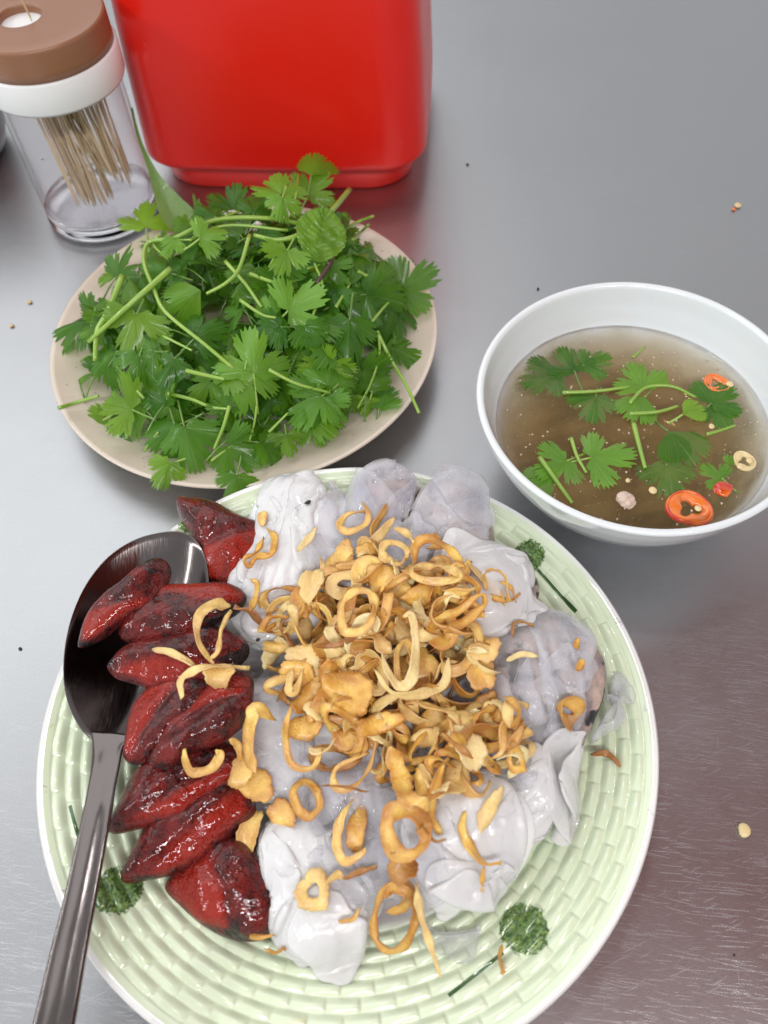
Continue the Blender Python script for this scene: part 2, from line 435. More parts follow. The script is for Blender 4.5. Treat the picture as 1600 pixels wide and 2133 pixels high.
broth = Mat('brown_broth')
def _broth():
    s = broth; tr = s.n('ShaderNodeBsdfTransparent'); gl = s.n('ShaderNodeBsdfGlossy'); gl.inputs['Roughness'].default_value = .025
    fr = s.n('ShaderNodeFresnel'); fr.inputs['IOR'].default_value = 1.38
    df = s.n('ShaderNodeBsdfDiffuse'); v = s.coord()
    n = s.noise(v, 55, 3, .6)
    df.inputs[0].default_value = (.50, .38, .13, 1)
    m0 = s.n('ShaderNodeMixShader'); s.l(s.ramp(n, ((.35, .01), (.7, .12))), m0.inputs[0]); s.l(tr.outputs[0], m0.inputs[1]); s.l(df.outputs[0], m0.inputs[2])
    mx = s.n('ShaderNodeMixShader'); gb = s.n('ShaderNodeNewGeometry'); s.l(s.math('MULTIPLY', fr.outputs[0], s.math('SUBTRACT', 1.0, gb.outputs['Backfacing'])), mx.inputs[0]); s.l(m0.outputs[0], mx.inputs[1]); s.l(gl.outputs[0], mx.inputs[2])
    b = s.n('ShaderNodeBump'); b.inputs['Distance'].default_value = .0006; b.inputs['Strength'].default_value = .35
    s.l(s.math('ADD', s.noise(v, 130, 2), s.math('MULTIPLY', s.noise(v, 500, 1), .15)), b.inputs['Height'])
    s.l(b.outputs[0], gl.inputs['Normal']); s.l(b.outputs[0], fr.inputs['Normal'])
    s.l(mx.outputs[0], s.out.inputs['Surface'])
    pv = s.n('ShaderNodeVolumeAbsorption'); pv.inputs['Color'].default_value = (.63, .43, .12, 1); pv.inputs['Density'].default_value = 48
    s.l(pv.outputs[0], s.out.inputs['Volume'])
_broth()
def broth_body():
    rs = [.01, 1, 2, 3, 4, 5, 5.8, 6.3, 6.52]; zt = lambda r: BRZ + (.10 * max(0, (r - 6.1) / .5) ** 2)
    pr = [(r, zt(r)) for r in rs]; pr.append((float(bowl_out(BRZ + .12)) - .345, BRZ + .13))
    for z in (3.8, 3.2, 2.6, 2.0, 1.5, 1.1): pr.append((float(bowl_out(z)) - np.interp(z, [1, 6.1], [.31, .37]), z))
    pr += [(3.58, .90), (2, .76), (.01, .74)]
    V, F = lathe(pr, OX, OY, 128); V = np.array(V); n3 = Noise3(5)
    top = V[:, 2] > BRZ - .05; rr = np.hypot(V[:, 0] - OX, V[:, 1] - OY)
    V[top, 2] += n3(V[top] * 1.5) * .012
    o = part('broth', V, F, broth, base=(OX, OY, BRZ)); tag(o, 'brown dipping broth with specks of fat filling the white bowl', 'broth')
broth_body()

# ------------------------------------------------------------------ toothpick jar
JX, JY = -17.75, 49.9
def jar():
    t = empty('toothpick_jar', (JX, JY, 0)); b = (JX, JY, 0)
    tag(t, 'clear jar of toothpicks with white collar and brown lid', 'jar')
    JR = 3.75
    pr = [(.02, 1.3), (3.3, 1.3), (3.5, 1.45), (3.52, 2.4), (3.5, 8.7), (3.35, 9.3), (3.35, 9.9), (3.6, 9.9), (3.62, 9.4), (JR, 8.8), (JR + .03, 2.0), (JR, 1.2)]
    V, F = lathe(pr, JX, JY, 96); part('jar_body', V, F, jar_clear, t, b)
    pr = [(.02, .10), (2.9, .10), (3.3, 0), (3.62, .08), (3.78, .35), (3.8, .55), (3.68, .68), (3.72, .82), (3.78, .95), (3.74, 1.14), (3.3, 1.24), (.02, 1.2)]
    V, F = lathe(pr, JX, JY, 96); part('jar_base', V, F, jar_base_clear, t, b)
    pr = [(3.55, 9.4), (3.8, 9.25), (4.08, 9.22), (4.16, 9.4), (4.18, 11.0), (4.1, 11.1), (3.5, 11.1), (3.4, 9.5)]
    V, F = lathe(pr, JX, JY, 96); part('collar', V, F, white_plastic, t, b)
    # lid with a round hole: annulus mapped between the hole circle and the outer edge
    _h = at(40, 32, 12.88); _v = _h[:2] - [JX, JY]; _v *= min(1, 2.45 / np.linalg.norm(_v)); hx, hy, hr = JX + _v[0], JY + _v[1], 1.25; RO = 4.02; seg = 96; V = []; rows = []
    def ring(k, z, mode):
        out = []
        for i in range(seg):
            a = 2 * math.pi * i / seg; po = np.array([JX + RO * math.cos(a), JY + RO * math.sin(a)]); ph = np.array([hx + hr * math.cos(a), hy + hr * math.sin(a)])
            if mode == 'o': p = np.array([JX, JY]) + (po - [JX, JY]) * k
            elif mode == 'm': p = ph * (1 - k) + (np.array([JX, JY]) + (po - [JX, JY]) * .955) * k
            else: p = np.array([hx, hy]) + (ph - [hx, hy]) * k
            out.append(p)
        return (np.array(out), z)
    rg = [ring(.94, 11.1, 'o'), ring(1, 11.1, 'o'), ring(1.0, 11.6, 'o'), ring(1, 12.68, 'o'), ring(.995, 12.79, 'o'), ring(.98, 12.86, 'o'), ring(.955, 12.88, 'o')]
    rg += [ring(k, 12.88, 'm') for k in (.75, .5, .25, .05)] + [ring(1.0, 12.86, 'h'), ring(.97, 12.8, 'h'), ring(.97, 12.4, 'h')]
    V, F = rings_mesh(rg); cap = part('lid', V, F, brown_cap, t, b)
    V, F = lathe([(.02, 12.44), (1.22, 12.44), (1.5, 12.44), (1.5, 12.3), (.02, 12.3)], hx, hy, 40)
    part('lid_insert', V, F, white_plastic, cap, b)
    # picks
    def pick_mesh():
        L = 7.7; pr = [(0.005, 0), (.04, .5), (.062, 1.0), (.062, L - 1.0), (.04, L - .4), (.005, L)]
        V, F = lathe(pr, 0, 0, 6); return mesh('toothpick', V, F, wood)
    me = pick_mesh(); rs = random.Random(4); first = True
    def pick(p, q, label, group):
        p, q = np.array(p), np.array(q); d = Vector(q - p).normalized()
        o = obj('toothpick', me, None, p); o.rotation_mode = 'QUATERNION'; o.rotation_quaternion = Vector((0, 0, 1)).rotation_difference(d)
        L = np.linalg.norm(q - p); o.scale = (1, 1, L / 7.7); tag(o, label, 'toothpick', group)
    for i in range(44):                                        # the upright fan on the left
        k = i / 43.; a = rs.uniform(-.5, .5)
        pick((JX - .9 + k * 2.1 + rs.uniform(-.25, .25), JY - 1.4 + a, 1.45), (JX - 1.9 + k * 2.4 + rs.uniform(-.3, .3), JY - .2 + a, 8.7 + rs.uniform(-.2, .1)),
             'wooden toothpick of the upright bunch in the clear jar, ' + ('at its left side', 'in its middle', 'at its right side')[int(k * 2.99)], 'upright toothpicks in the jar')
    for i in range(46):                                        # the bunch leaning right
        k = i / 45.; a = rs.uniform(-.6, .6)
        pick((JX + .9 + k * 1.7 + rs.uniform(-.2, .2), JY - .9 + a * .8, 3.4 - k * .9 + rs.uniform(-.2, .2)), (JX - 1.4 + k * 3.6 + rs.uniform(-.3, .3), JY + .5 + a, 9.1 + rs.uniform(-.2, .2)),
             'wooden toothpick of the bunch leaning across the clear jar, ' + ('at its left side', 'in its middle', 'at its right side')[int(k * 2.99)], 'leaning toothpicks in the jar')
    pick((hx + .55, hy + .1, 12.45), (hx + .1, hy + .6, 15.4), 'single toothpick sticking up out of the hole in the brown lid', None)
jar()

def canister():
    b = at(-116, 322, 0); t = empty('steel_canister', b); tag(t, 'grey metal container cut off at the left edge beside the toothpick jar', 'container')
    V, F = lathe([(.02, .2), (3.6, .2), (3.8, 0), (4.3, .1), (4.75, .6), (5.1, 1.6), (5.2, 3.0), (5.2, 9.0), (5.1, 9.3), (2.4, 9.6), (.02, 9.7)], b[0], b[1], 64)
    part('container_body', V, F, pewter, t, b)
    V, F = lathe([(.02, 9.71), (2.4, 9.62), (2.5, 9.8), (1.2, 10.1), (.6, 10.2), (.6, 10.6), (.02, 10.7)], b[0], b[1], 48)
    part('container_lid', V, F, pewter, t, b)
pewter = Mat('dull_grey_metal', (.26, .26, .27), .4, metal=.9)
canister()

# ------------------------------------------------------------------ spoon
def resample(P, n):
    P = np.array(P, float); Q = np.vstack([P, P[:1]]); sm = []
    m = len(P)
    for i in range(m):
        a, b, c, d = P[i - 1], P[i], P[(i + 1) % m], P[(i + 2) % m]
        for t in np.linspace(0, 1, 8, endpoint=False):
            sm.append(.5 * (2 * b + (c - a) * t + (2 * a - 5 * b + 4 * c - d) * t * t + (3 * b - a - 3 * c + d) * t ** 3))
    sm = np.array(sm); sm = np.vstack([sm, sm[:1]]); L = np.r_[0, np.cumsum(np.linalg.norm(np.diff(sm, axis=0), axis=1))]
    u = np.linspace(0, L[-1], n, endpoint=False)
    return np.stack([np.interp(u, L, sm[:, k]) for k in range(sm.shape[1])], 1)

def spoon():
    out = [(228, 1548), (180, 1530), (148, 1478), (134, 1420), (136, 1350), (152, 1280), (182, 1215), (225, 1162), (280, 1126), (340, 1110), (385, 1112), (416, 1138), (431, 1185), (432, 1250), (415, 1320), (380, 1400), (330, 1470), (275, 1530)]
    base = at(280, 1330, 2.2); t = empty('spoon', base); tag(t, 'stainless steel spoon lying over the left edge of the green plate under the red sausage', 'spoon')
    P = resample([at(x, y, 3.35)[:2] for x, y in out], 96); c = P.mean(0)
    V = []; ks = np.linspace(0, 1, 22)
    depth = 1.35
    rows = []
    for k in ks[1:]:
        z = 3.35 - depth * (1 - k ** 2.3); rows.append(np.c_[c + (P - c) * k, np.full(len(P), z)])
    lip = np.c_[c + (P - c) * 1.008, np.full(len(P), 3.36)]; rows.append(lip)
    rows.append(np.c_[c + (P - c) * 1.010, np.full(len(P), 3.30)])
    for k in ks[1:][::-1]:
        z = 3.35 - depth * (1 - k ** 2.3) - .10; rows.append(np.c_[c + (P - c) * k, np.full(len(P), z)])
    V = np.vstack(rows); F = grid_faces(len(rows), len(P), wrap_k=True); n = len(P)
    F += [tuple(reversed(range(n))), tuple(range((len(rows) - 1) * n, len(rows) * n))]
    part('spoon_bowl', V, F, reflect_dark_steel, t, base)
    # handle: ribbon with raised middle ridge
    cl = [(236, 1528, 3.28, 50), (226, 1556, 3.45, 34), (219, 1600, 3.75, 30), (210, 1650, 3.95, 29.5), (200, 1705, 4.1, 31), (166, 1875, 4.35, 35), (143, 1980, 4.5, 39), (112, 2133, 4.75, 45), (84, 2260, 4.9, 50), (60, 2360, 4.9, 50), (44, 2420, 4.85, 34)]
    C = np.array([[*at(a, b_, z), w / px_scale(at(a, b_, z))] for a, b_, z, w in cl]); C = smooth_path(C, 60); Pp = C[:, :3]; wd = C[:, 3]
    T, S, B = frames(Pp); rows = []
    prof = [(-1, 0), (-.95, .05), (-.8, .045), (-.5, .04), (-.2, .06), (.12, .075), (.4, .05), (.75, .045), (.95, .05), (1, 0), (.96, -.09), (.5, -.13), (0, -.10), (-.5, -.13), (-.96, -.09)]
    for i in range(60):
        for a, h in prof: rows.append(Pp[i] + S[i] * a * wd[i] + B[i] * h * 1.3)
    F = grid_faces(60, len(prof), wrap_k=True); F += [tuple(range(len(prof))), tuple(range(59 * len(prof), 60 * len(prof)))]
    part('spoon_handle', rows, F, reflect_dark_steel, t, base)
spoon()

# ------------------------------------------------------------------ height field over the serving plate
GX0, GY0, GD, GN = -17.5, -3.0, .12, 270
gx = GX0 + GD * np.arange(GN); GXX, GYY = np.meshgrid(gx, GY0 + GD * np.arange(GN), indexing='ij')
H = plate_z(np.hypot(GXX - BPX, GYY - BPY)); H[np.hypot(GXX - BPX, GYY - BPY) > BPR] = 0.0

def hs(x, y):
    u = np.clip((np.asarray(x) - GX0) / GD, 0, GN - 1.01); v = np.clip((np.asarray(y) - GY0) / GD, 0, GN - 1.01)
    i, j = u.astype(int), v.astype(int); a, b = u - i, v - j
    return (H[i, j] * (1 - a) + H[i + 1, j] * a) * (1 - b) + (H[i, j + 1] * (1 - a) + H[i + 1, j + 1] * a) * b

def splat(V, rad=1):
    V = np.asarray(V); i = np.rint((V[:, 0] - GX0) / GD).astype(int); j = np.rint((V[:, 1] - GY0) / GD).astype(int)
    for a in range(-rad, rad + 1):
        for b in range(-rad, rad + 1):
            ii, jj = i + a, j + b; ok = (ii >= 0) & (jj >= 0) & (ii < GN) & (jj < GN)
            np.maximum.at(H, (ii[ok], jj[ok]), V[ok, 2])

def drop(px, py):                            # where the view ray through a pixel first meets what already lies there
    z = 8.0
    while z > 0:
        p = at(px, py, z)
        if z <= hs(p[0], p[1]): return p
        z -= .04
    return at(px, py, 0)

def blur(A, k=1):
    for _ in range(k):
        A = (A + np.roll(A, 1, 0) + np.roll(A, -1, 0) + np.roll(A, 1, 1) + np.roll(A, -1, 1)) / 5
    return A

# ------------------------------------------------------------------ rice rolls: fillings wrapped in simulated wet sheets
def wrapper_mat(name, clear, tint):
    m = Mat(name, tint, .25, coat=1.0, coat_rough=.03, spec=.5)
    t = m.n('ShaderNodeBsdfTransparent'); t.inputs[0].default_value = (.95, .95, .97, 1)
    v = m.coord(); f = m.ramp(m.noise(v, 70, 3), ((.3, clear * .72), (.7, min(.94, clear * 1.2))))
    lw = m.n('ShaderNodeLayerWeight'); lw.inputs['Blend'].default_value = .35
    f = m.math('MULTIPLY', f, m.math('SUBTRACT', 1.0, m.math('POWER', lw.outputs['Facing'], 2.0)))
    mx = m.n('ShaderNodeMixShader'); tl = m.n('ShaderNodeBsdfTranslucent'); tl.inputs[0].default_value = (.96, .96, .97, 1); m1 = m.n('ShaderNodeMixShader'); m1.inputs[0].default_value = .33
    m.l(m.b.outputs[0], m1.inputs[1]); m.l(tl.outputs[0], m1.inputs[2]); m.l(f, mx.inputs[0]); m.l(m1.outputs[0], mx.inputs[1]); m.l(t.outputs[0], mx.inputs[2])
    m.l(mx.outputs[0], m.out.inputs['Surface'])
    h = m.math('ADD', m.noise(v, 150, 2, .5, .8), m.math('MULTIPLY', m.noise(v, 520, 1), .16)); m.bump(h, .0014, .55); m.coatbump(m.math('ADD', m.noise(v, 260, 1, .5, .5), m.math('MULTIPLY', m.noise(v, 90, 1), 1.5)), .0012, .6)
    return m
rice_white = wrapper_mat('white_rice_sheet', .27, (.96, .96, .95))
rice_clear = wrapper_mat('translucent_rice_sheet', .88, (.94, .94, .94))
fill_white = Mat('folded_rice_sheet', (.93, .93, .93), .3, sss=.3, sss_scale=.006)
fill_meat = Mat('pork_and_mushroom_filling', (.5, .4, .36), .4, sss=.2, sss_scale=.004)
def _fm():
    s = fill_meat; v = s.coord(); a = s.noise(v, 110, 3, .6); b = s.ramp(s.noise(v, 95, 2, .5, 1.0), ((.54, 0), (.59, 1)))
    c = s.mix(s.ramp(a, ((.35, 0), (.65, 1))), (.20, .165, .18), (.62, .46, .38)); s.color(s.mix(b, c, (.01, .009, .018)))
    s.bump(s.noise(v, 260, 3), .0012, .8)
_fm()

def body(P, rad, hgt, seed, n=40, seg=36, bumpy=.12):          # lumpy elongated body resting at local height
    P = smooth_path(np.array(P), n); n3 = Noise3(seed); T, S, B = frames(np.c_[P[:, :2], np.zeros(n)]); V = []
    for i in range(n):
        k = i / (n - 1.); e = (1 - abs(2 * k - 1) ** 3.2) ** .5 if 0 < k < 1 else .02
        zb = P[i, 2]
        for j in range(seg):
            a = 2 * math.pi * j / seg; ca, sa = math.cos(a), math.sin(a)
            q = np.array([P[i, 0], P[i, 1], zb + hgt / 2]) + S[i] * rad * e * ca + np.array([0, 0, 1]) * (hgt / 2) * e * sa
            V.append(q)
    V = np.array(V); c = np.repeat(np.c_[P[:, :2], P[:, 2] + hgt / 2], seg, 0); V = c + (V - c) * (1 + bumpy * n3(V * 1.1)[:, None])
    return V, grid_faces(n, seg, wrap_k=True)

def drape(A, B_, width, nl, nw, exc, seed, wrap=1.0, over=.8, zs=None, lump=.35, steps=170, th=.06, sq=(.10, .26)):
    A, B_ = np.array(A[:2]), np.array(B_[:2]); ax = B_ - A; L = np.linalg.norm(ax); ax /= L; pv = np.array([-ax[1], ax[0]]); L += 2 * over
    rs = np.random.RandomState(seed); n3 = Noise3(seed + 50)
    s = np.linspace(-over, L - over, nl); t = np.linspace(-width / 2, width / 2, nw); SS, TT = np.meshgrid(s, t, indexing='ij')
    # uneven edges of a torn sheet
    TT = TT * (1 + .10 * np.sin(SS * 1.3 + seed) + .05 * np.sin(SS * 3.1 + 2 * seed)); SS = SS + .25 * np.sin(TT * 1.4 + seed)
    es, et = np.abs(2 * (SS - (L / 2 - over)) / L), np.abs(2 * TT / width); SS = (SS - (L / 2 - over)) * (1 - .22 * np.clip(et, 0, 1) ** 4) + (L / 2 - over); TT = TT * (1 - .25 * np.clip(es, 0, 1) ** 4)
    X0 = np.stack([SS * exc[0], TT * exc[1]], -1)
    X = np.stack([A[0] + ax[0] * SS + pv[0] * TT, A[1] + ax[1] * SS + pv[1] * TT, np.zeros_like(SS)], -1)
    X[..., 2] = hs(X[..., 0], X[..., 1]).max() * .4 + hs(X[..., 0], X[..., 1]) * .6 + .4
    q = np.stack([SS * .45, TT * 2.1, SS * 0], -1).reshape(-1, 3)
    X[..., 2] += lump * n3(q).reshape(SS.shape); X[..., :2] += .10 * np.stack([Noise3(seed + 9)(q), Noise3(seed + 8)(q)], -1).reshape(nl, nw, 2)
    V = np.zeros_like(X); ctr = A + ax * (L / 2 - over)
    RC = {}
    def con(a, b, key, k):
        rest = RC.get(key)
        if rest is None: rest = RC[key] = np.sqrt(((X0[b] - X0[a]) ** 2).sum(-1, keepdims=True))
        d = X[b] - X[a]; ln = np.sqrt((d * d).sum(-1, keepdims=True)) + 1e-9; c = d * ((ln - rest) / ln * .5 * k); X[a] += c; X[b] -= c
    sl = slice
    for st in range(steps):
        prev = X.copy(); V[..., 2] -= .028; V *= .93
        if st < steps * .75:
            rel = X[..., :2] - A; off = (rel * pv).sum(-1); low = np.clip((np.abs(off) - width * .18) / (width * .2), 0, 1) * wrap
            V[..., :2] -= (np.sign(off) * low * .010)[..., None] * pv
        if 12 < st < steps * .62:                             # push the sheet together so that it buckles into pleats
            rel = X[..., :2] - ctr; oa = (rel * ax).sum(-1); ow = (rel * pv).sum(-1); n_ = steps * .62 - 12
            kw = sq[1] / n_ * (1 + .7 * np.sin(oa * 1.1 + seed)); ka = sq[0] / n_
            X[..., :2] -= (ow * kw)[..., None] * pv + (oa * ka)[..., None] * ax
        X += V
        for it in range(5):
            for o in (0, 1):
                con((sl(o, nl - 1, 2),), (sl(o + 1, nl, 2),), ('a', o), 1.)
                con((sl(None), sl(o, nw - 1, 2)), (sl(None), sl(o + 1, nw, 2)), ('b', o), 1.)
                con((sl(o, nl - 1, 2), sl(0, nw - 1)), (sl(o + 1, nl, 2), sl(1, nw)), ('c', o), .5)
                con((sl(o, nl - 1, 2), sl(1, nw)), (sl(o + 1, nl, 2), sl(0, nw - 1)), ('d', o), .5)
            if it % 2 == 0:
                con((sl(0, nl - 2),), (sl(2, nl),), 'e', .45)
                con((sl(None), sl(0, nw - 2)), (sl(None), sl(2, nw)), 'f', .10)
                con((sl(0, nl - 4),), (sl(4, nl),), 'g', .25)
                con((sl(None), sl(0, nw - 4)), (sl(None), sl(4, nw)), 'h', .02)
            h = hs(X[..., 0], X[..., 1]) + th; hit = X[..., 2] < h; X[..., 2] = np.where(hit, h, X[..., 2])
        X[hit, :2] = X[hit, :2] * .45 + prev[hit, :2] * .55
        V = X - prev; sp = np.sqrt((V * V).sum(-1, keepdims=True)); V *= np.minimum(1, .25 / (sp + 1e-9))
    for _ in range(2):
        Y = X.copy(); Y[1:-1, 1:-1] = .5 * X[1:-1, 1:-1] + .125 * (X[:-2, 1:-1] + X[2:, 1:-1] + X[1:-1, :-2] + X[1:-1, 2:]); X = Y
    return X.reshape(-1, 3), grid_faces(nl, nw)

def sheet_obj(name, V, F, m, parent, base, th=.11):
    o = part(name, V, F, m, parent, base)
    sub = o.modifiers.new('sub', 'SUBSURF'); sub.levels = 1; sub.render_levels = 1
    so = o.modifiers.new('sol', 'SOLIDIFY'); so.thickness = th * U; so.offset = 1
    return o

RG = 'rice rolls on the green plate'
def rice_roll(px0, px1, zc, rad, hgt, m, fm, seed, label, wmul=3.1, exc=(1.06, 1.08), flap=.8, lump=.35, sq=(.12, .34)):
    global H
    a, b = at(*px0, zc), at(*px1, zc); pts = np.array([a, (a + b) / 2, b]); pts[:, 2] = [hs(*p[:2]) for p in pts]
    pts[:, 2] = np.minimum(pts[:, 2], pts[:, 2].mean() + .3)
    V, F = body(pts, rad, hgt, seed); base = (float(pts[1, 0]), float(pts[1, 1]), float(pts[1, 2]))
    t = empty('rice_roll', base); tag(t, label, 'rice roll', RG)
    part('filling', V, F, fm, t, base); splat(V, 1)
    Hs = H.copy(); H = np.maximum(blur(H, 2), H - .0)
    W_ = rad * wmul * 1.12; L = np.linalg.norm((b - a)[:2]) + 2 * flap
    X, F = drape(a, b, W_, int(L / .15), int(W_ / .15), exc, seed, over=flap, lump=lump, sq=sq)
    H = Hs; sheet_obj('wrapper', X, F, m, t, base); splat(X, 1)
    return t

rice_roll((730, 1300), (860, 1600), 2.2, 3.6, 3.0, rice_white, fill_white, 11, 'rice roll at the core of the heap, almost hidden under the thickest fried shallots')
rice_roll((532, 1430), (635, 1660), 1.8, 2.2, 2.3, rice_white, fill_white, 12, 'white rice roll between the red sausage slices and the shallot heap', flap=1.0)
rice_roll((1040, 1300), (1060, 1560), 2.0, 2.3, 2.4, rice_white, fill_meat, 22, 'rice roll inside the right half of the heap under golden shallots')
rice_roll((1098, 1300), (1140, 1600), 1.8, 2.3, 2.9, rice_clear, fill_meat, 13, 'rice roll at the right edge with pork and black mushroom showing through', lump=.35, sq=(.10, .36), wmul=3.5)
rice_roll((950, 1030), (925, 1290), 2.0, 2.2, 3.0, rice_clear, fill_meat, 14, 'translucent rice roll at the upper right with grey filling near the bowl', wmul=3.5)
rice_roll((810, 1010), (785, 1290), 2.0, 2.3, 2.7, rice_clear, fill_meat, 15, 'greyish rice roll in the middle of the upper edge of the heap', wmul=3.4)
rice_roll((635, 1015), (538, 1345), 2.6, 2.7, 3.1, rice_white, fill_white, 16, 'thick bright white rice roll at the upper left beside the topmost red sausage slice', sq=(.1, .42), lump=.5, wmul=3.5, flap=1.1)
rice_roll((1085, 1180), (930, 1330), 2.6, 2.0, 2.5, rice_white, fill_meat, 17, 'smooth white rice roll pointing at the printed flower below the bowl', wmul=3.4)
rice_roll((1130, 1590), (900, 1700), 2.4, 2.5, 2.7, rice_white, fill_white, 18, 'pleated white rice roll at the lower right beside the brown shallot curl', sq=(.08, .5), wmul=3.6)
rice_roll((1010, 1880), (920, 1670), 1.5, 2.4, 1.9, rice_white, fill_white, 19, 'flat white rice roll ending in a square flap by the lower right flower', wmul=3.0, lump=.25, sq=(.05, .25))
rice_roll((700, 1960), (610, 1700), 1.6, 2.4, 2.0, rice_white, fill_white, 20, 'white rice roll at the bottom of the plate beside the lowest sausage slice', lump=.35, sq=(.05, .3), wmul=3.4, flap=1.1)
rice_roll((720, 1600), (810, 1850), 2.4, 2.1, 2.3, rice_clear, fill_meat, 21, 'grey translucent rice roll under the two biggest brown shallot rings', wmul=3.4)

def flap(px0, px1, w, m, seed, label, exc=(1.1, 1.15), over=.3, lump=.25, z=1.5):
    a, b = at(*px0, z), at(*px1, z); X, F = drape(a, b, w, max(8, int((np.linalg.norm(b - a) + .6) / .17)), int(w / .17), exc, seed, over=over, lump=lump, wrap=.3)
    c = X.mean(0); o = sheet_obj('rice_sheet', X, F, m, None, tuple(c), .12); tag(o, label, 'rice sheet', 'loose ends of rice sheet'); splat(X, 1)
flap((610, 1370), (665, 1700), 4.6, rice_clear, 37, 'wide translucent rice sheet covering the left side of the heap', (1.1, 1.25), z=2.2, lump=.35)
flap((960, 1420), (1020, 1660), 4.2, rice_clear, 38, 'wide translucent rice sheet covering the right side of the heap', (1.1, 1.25), z=2.4, lump=.35)
flap((730, 1020), (760, 1290), 4.4, rice_clear, 39, 'wide translucent rice sheet bridging the two upper rolls', (1.1, 1.3), z=2.6, lump=.4)
flap((760, 1700), (930, 1800), 4.0, rice_clear, 40, 'wide translucent rice sheet under the two biggest brown shallot rings', (1.1, 1.25), z=2.2, lump=.3)
flap((930, 1010), (1000, 1120), 2.0, rice_clear, 31, 'translucent scrap of rice sheet sticking out at the top right of the heap', z=2.5)
flap((1195, 1420), (1215, 1600), 1.9, rice_clear, 32, 'translucent strip of rice sheet along the right edge of the heap')
flap((1110, 1560), (1135, 1740), 3.0, rice_white, 33, 'pleated end of white rice sheet overlapping the right side of the heap', (1.2, 1.4), z=2.5)
flap((930, 1780), (1050, 1890), 3.2, rice_white, 34, 'broad smooth square end of white rice sheet beside the lower right flower', (1.03, 1.05), lump=.15)
flap((650, 1900), (745, 2030), 2.6, rice_white, 35, 'pointed white end of rice sheet lying lowest on the green rim', (1.05, 1.08), lump=.15)
flap((900, 1900), (960, 1975), 1.6, rice_clear, 36, 'thin clear scrap of rice sheet under the long pale shallot strip')

# ------------------------------------------------------------------ red grilled sausage slices
sausage = Mat('charred_red_sausage', (.3, .01, .01), .42, coat=.65, coat_rough=.04, spec=.25, sss=.12, sss_scale=.003); sausage.set(sss_rad=(1, .15, .08))
def _sa():
    s = sausage; v = s.coord((1, 1, 1), rnd=False)
    a = s.noise(v, 150, 4, .65); b = s.noise(v, 75, 4, .65, .8)
    at_ = s.n('ShaderNodeAttribute'); at_.attribute_name = 'UVMap'; sp = s.n('ShaderNodeSeparateXYZ'); s.l(at_.outputs['Vector'], sp.inputs[0])
    cut, edge = sp.outputs[0], sp.outputs[1]
    c = s.mix(s.ramp(a, ((.38, 0), (.62, 1))), (.060, .004, .004), (.215, .012, .009)); c = s.mix(s.ramp(s.noise(v, 600, 3, .7), ((.58, 0), (.78, .4))), c, (.30, .05, .035))
    c = s.mix(cut, c, s.mix(a, (.27, .009, .005), (.46, .028, .010)))
    ch = s.math('ADD', b, s.math('MULTIPLY', edge, .06)); ch = s.ramp(ch, ((.575, 0), (.63, 1)))
    c = s.mix(s.math('MULTIPLY', ch, s.math('SUBTRACT', 1.0, s.math('MULTIPLY', cut, .7))), c, (.012, .008, .009)); s.color(c)
    s.roughness(s.ramp(a, ((.3, .2), (.7, .5))))
    h = s.math('ADD', s.math('ADD', s.noise(v, 300, 3, .6), s.math('MULTIPLY', s.noise(v, 900, 3, .6), .7)), s.math('MULTIPLY', s.ramp(b, ((.45, 0), (.7, 1))), .8)); s.bump(h, .0028, 1.0); s.coatbump(s.math('ADD', s.noise(v, 330, 2), s.math('MULTIPLY', s.noise(v, 110, 1), 1.6)), .0010, .6)
_sa()
def sausage_piece(out, z, th, cutdir, seed, label, squash=1.0):
    P = np.array([at(x, y, z) for x, y in out]); P2 = resample(P[:, :2], 80); c = P2.mean(0); P2 = c + (P2 - c) * 1.09; n3 = Noise3(seed, 20); n3b = Noise3(seed + 3, 20)
    base = (c[0], c[1], z - th * .5); t = tag(empty('sausage_slice', base), label, 'sausage', 'grilled red sausage slices')
    cd_ = np.array([math.cos(R(cutdir)), math.sin(R(cutdir))]); rows = []; uvs = []; nr = 26
    span = np.abs(P2 - c).max()
    for side in (1, -1):
        ks = np.linspace(.03, 1, nr) if side == 1 else np.linspace(.97, .03, 14)
        for k in ks:
            q = c + (P2 - c) * (math.sin(k * math.pi / 2) if True else k); kk = math.sin(k * math.pi / 2)
            h = math.sqrt(max(0, 1 - kk ** 2.6)) * th * (.62 if side == 1 else .5)
            X = np.c_[q, np.full(80, z - th * .5 + .5 * th * .7)]
            d = (q - c) @ cd_ / span
            wave = n3(X * 1.1) * .12 * th + n3b(X * 3.4) * .05 + n3(X * 7) * .02
            top = h * (1 - .35 * np.clip(d, -1, 1)) if side == 1 else h * np.ones(80)
            ridge = np.abs(d - .12 + .05 * n3(X * 2)) if side == 1 else np.ones(80)
            X[:, 2] += side * top + (wave * (1 - .6 * kk) if side == 1 else wave * 0)
            if side == 1: X[:, 2] -= .07 * th * np.exp(-(ridge / .10) ** 2) * (1 - kk ** 4)
            X[:, :2] += (np.stack([n3b(X * 2.7), n3b(X * 2.7 + 9)], 1) * .08)
            rows.append(X)
            cut = np.clip((d - .10 + .08 * n3(X * 1.5)) * 9, 0, 1) * np.clip((.95 - kk) * 8, 0, 1) if side == 1 else np.zeros(80)
            uvs.append(np.c_[cut, np.full(80, kk ** 6 if side == 1 else .6)])
    V = np.vstack(rows); n = len(rows); F = grid_faces(n, 80, wrap_k=True); F += [tuple(range(80)), tuple(range((n - 1) * 80, n * 80))]
    part('slice_body', V, F, sausage, t, base, uv=np.vstack(uvs)); splat(V, 1)
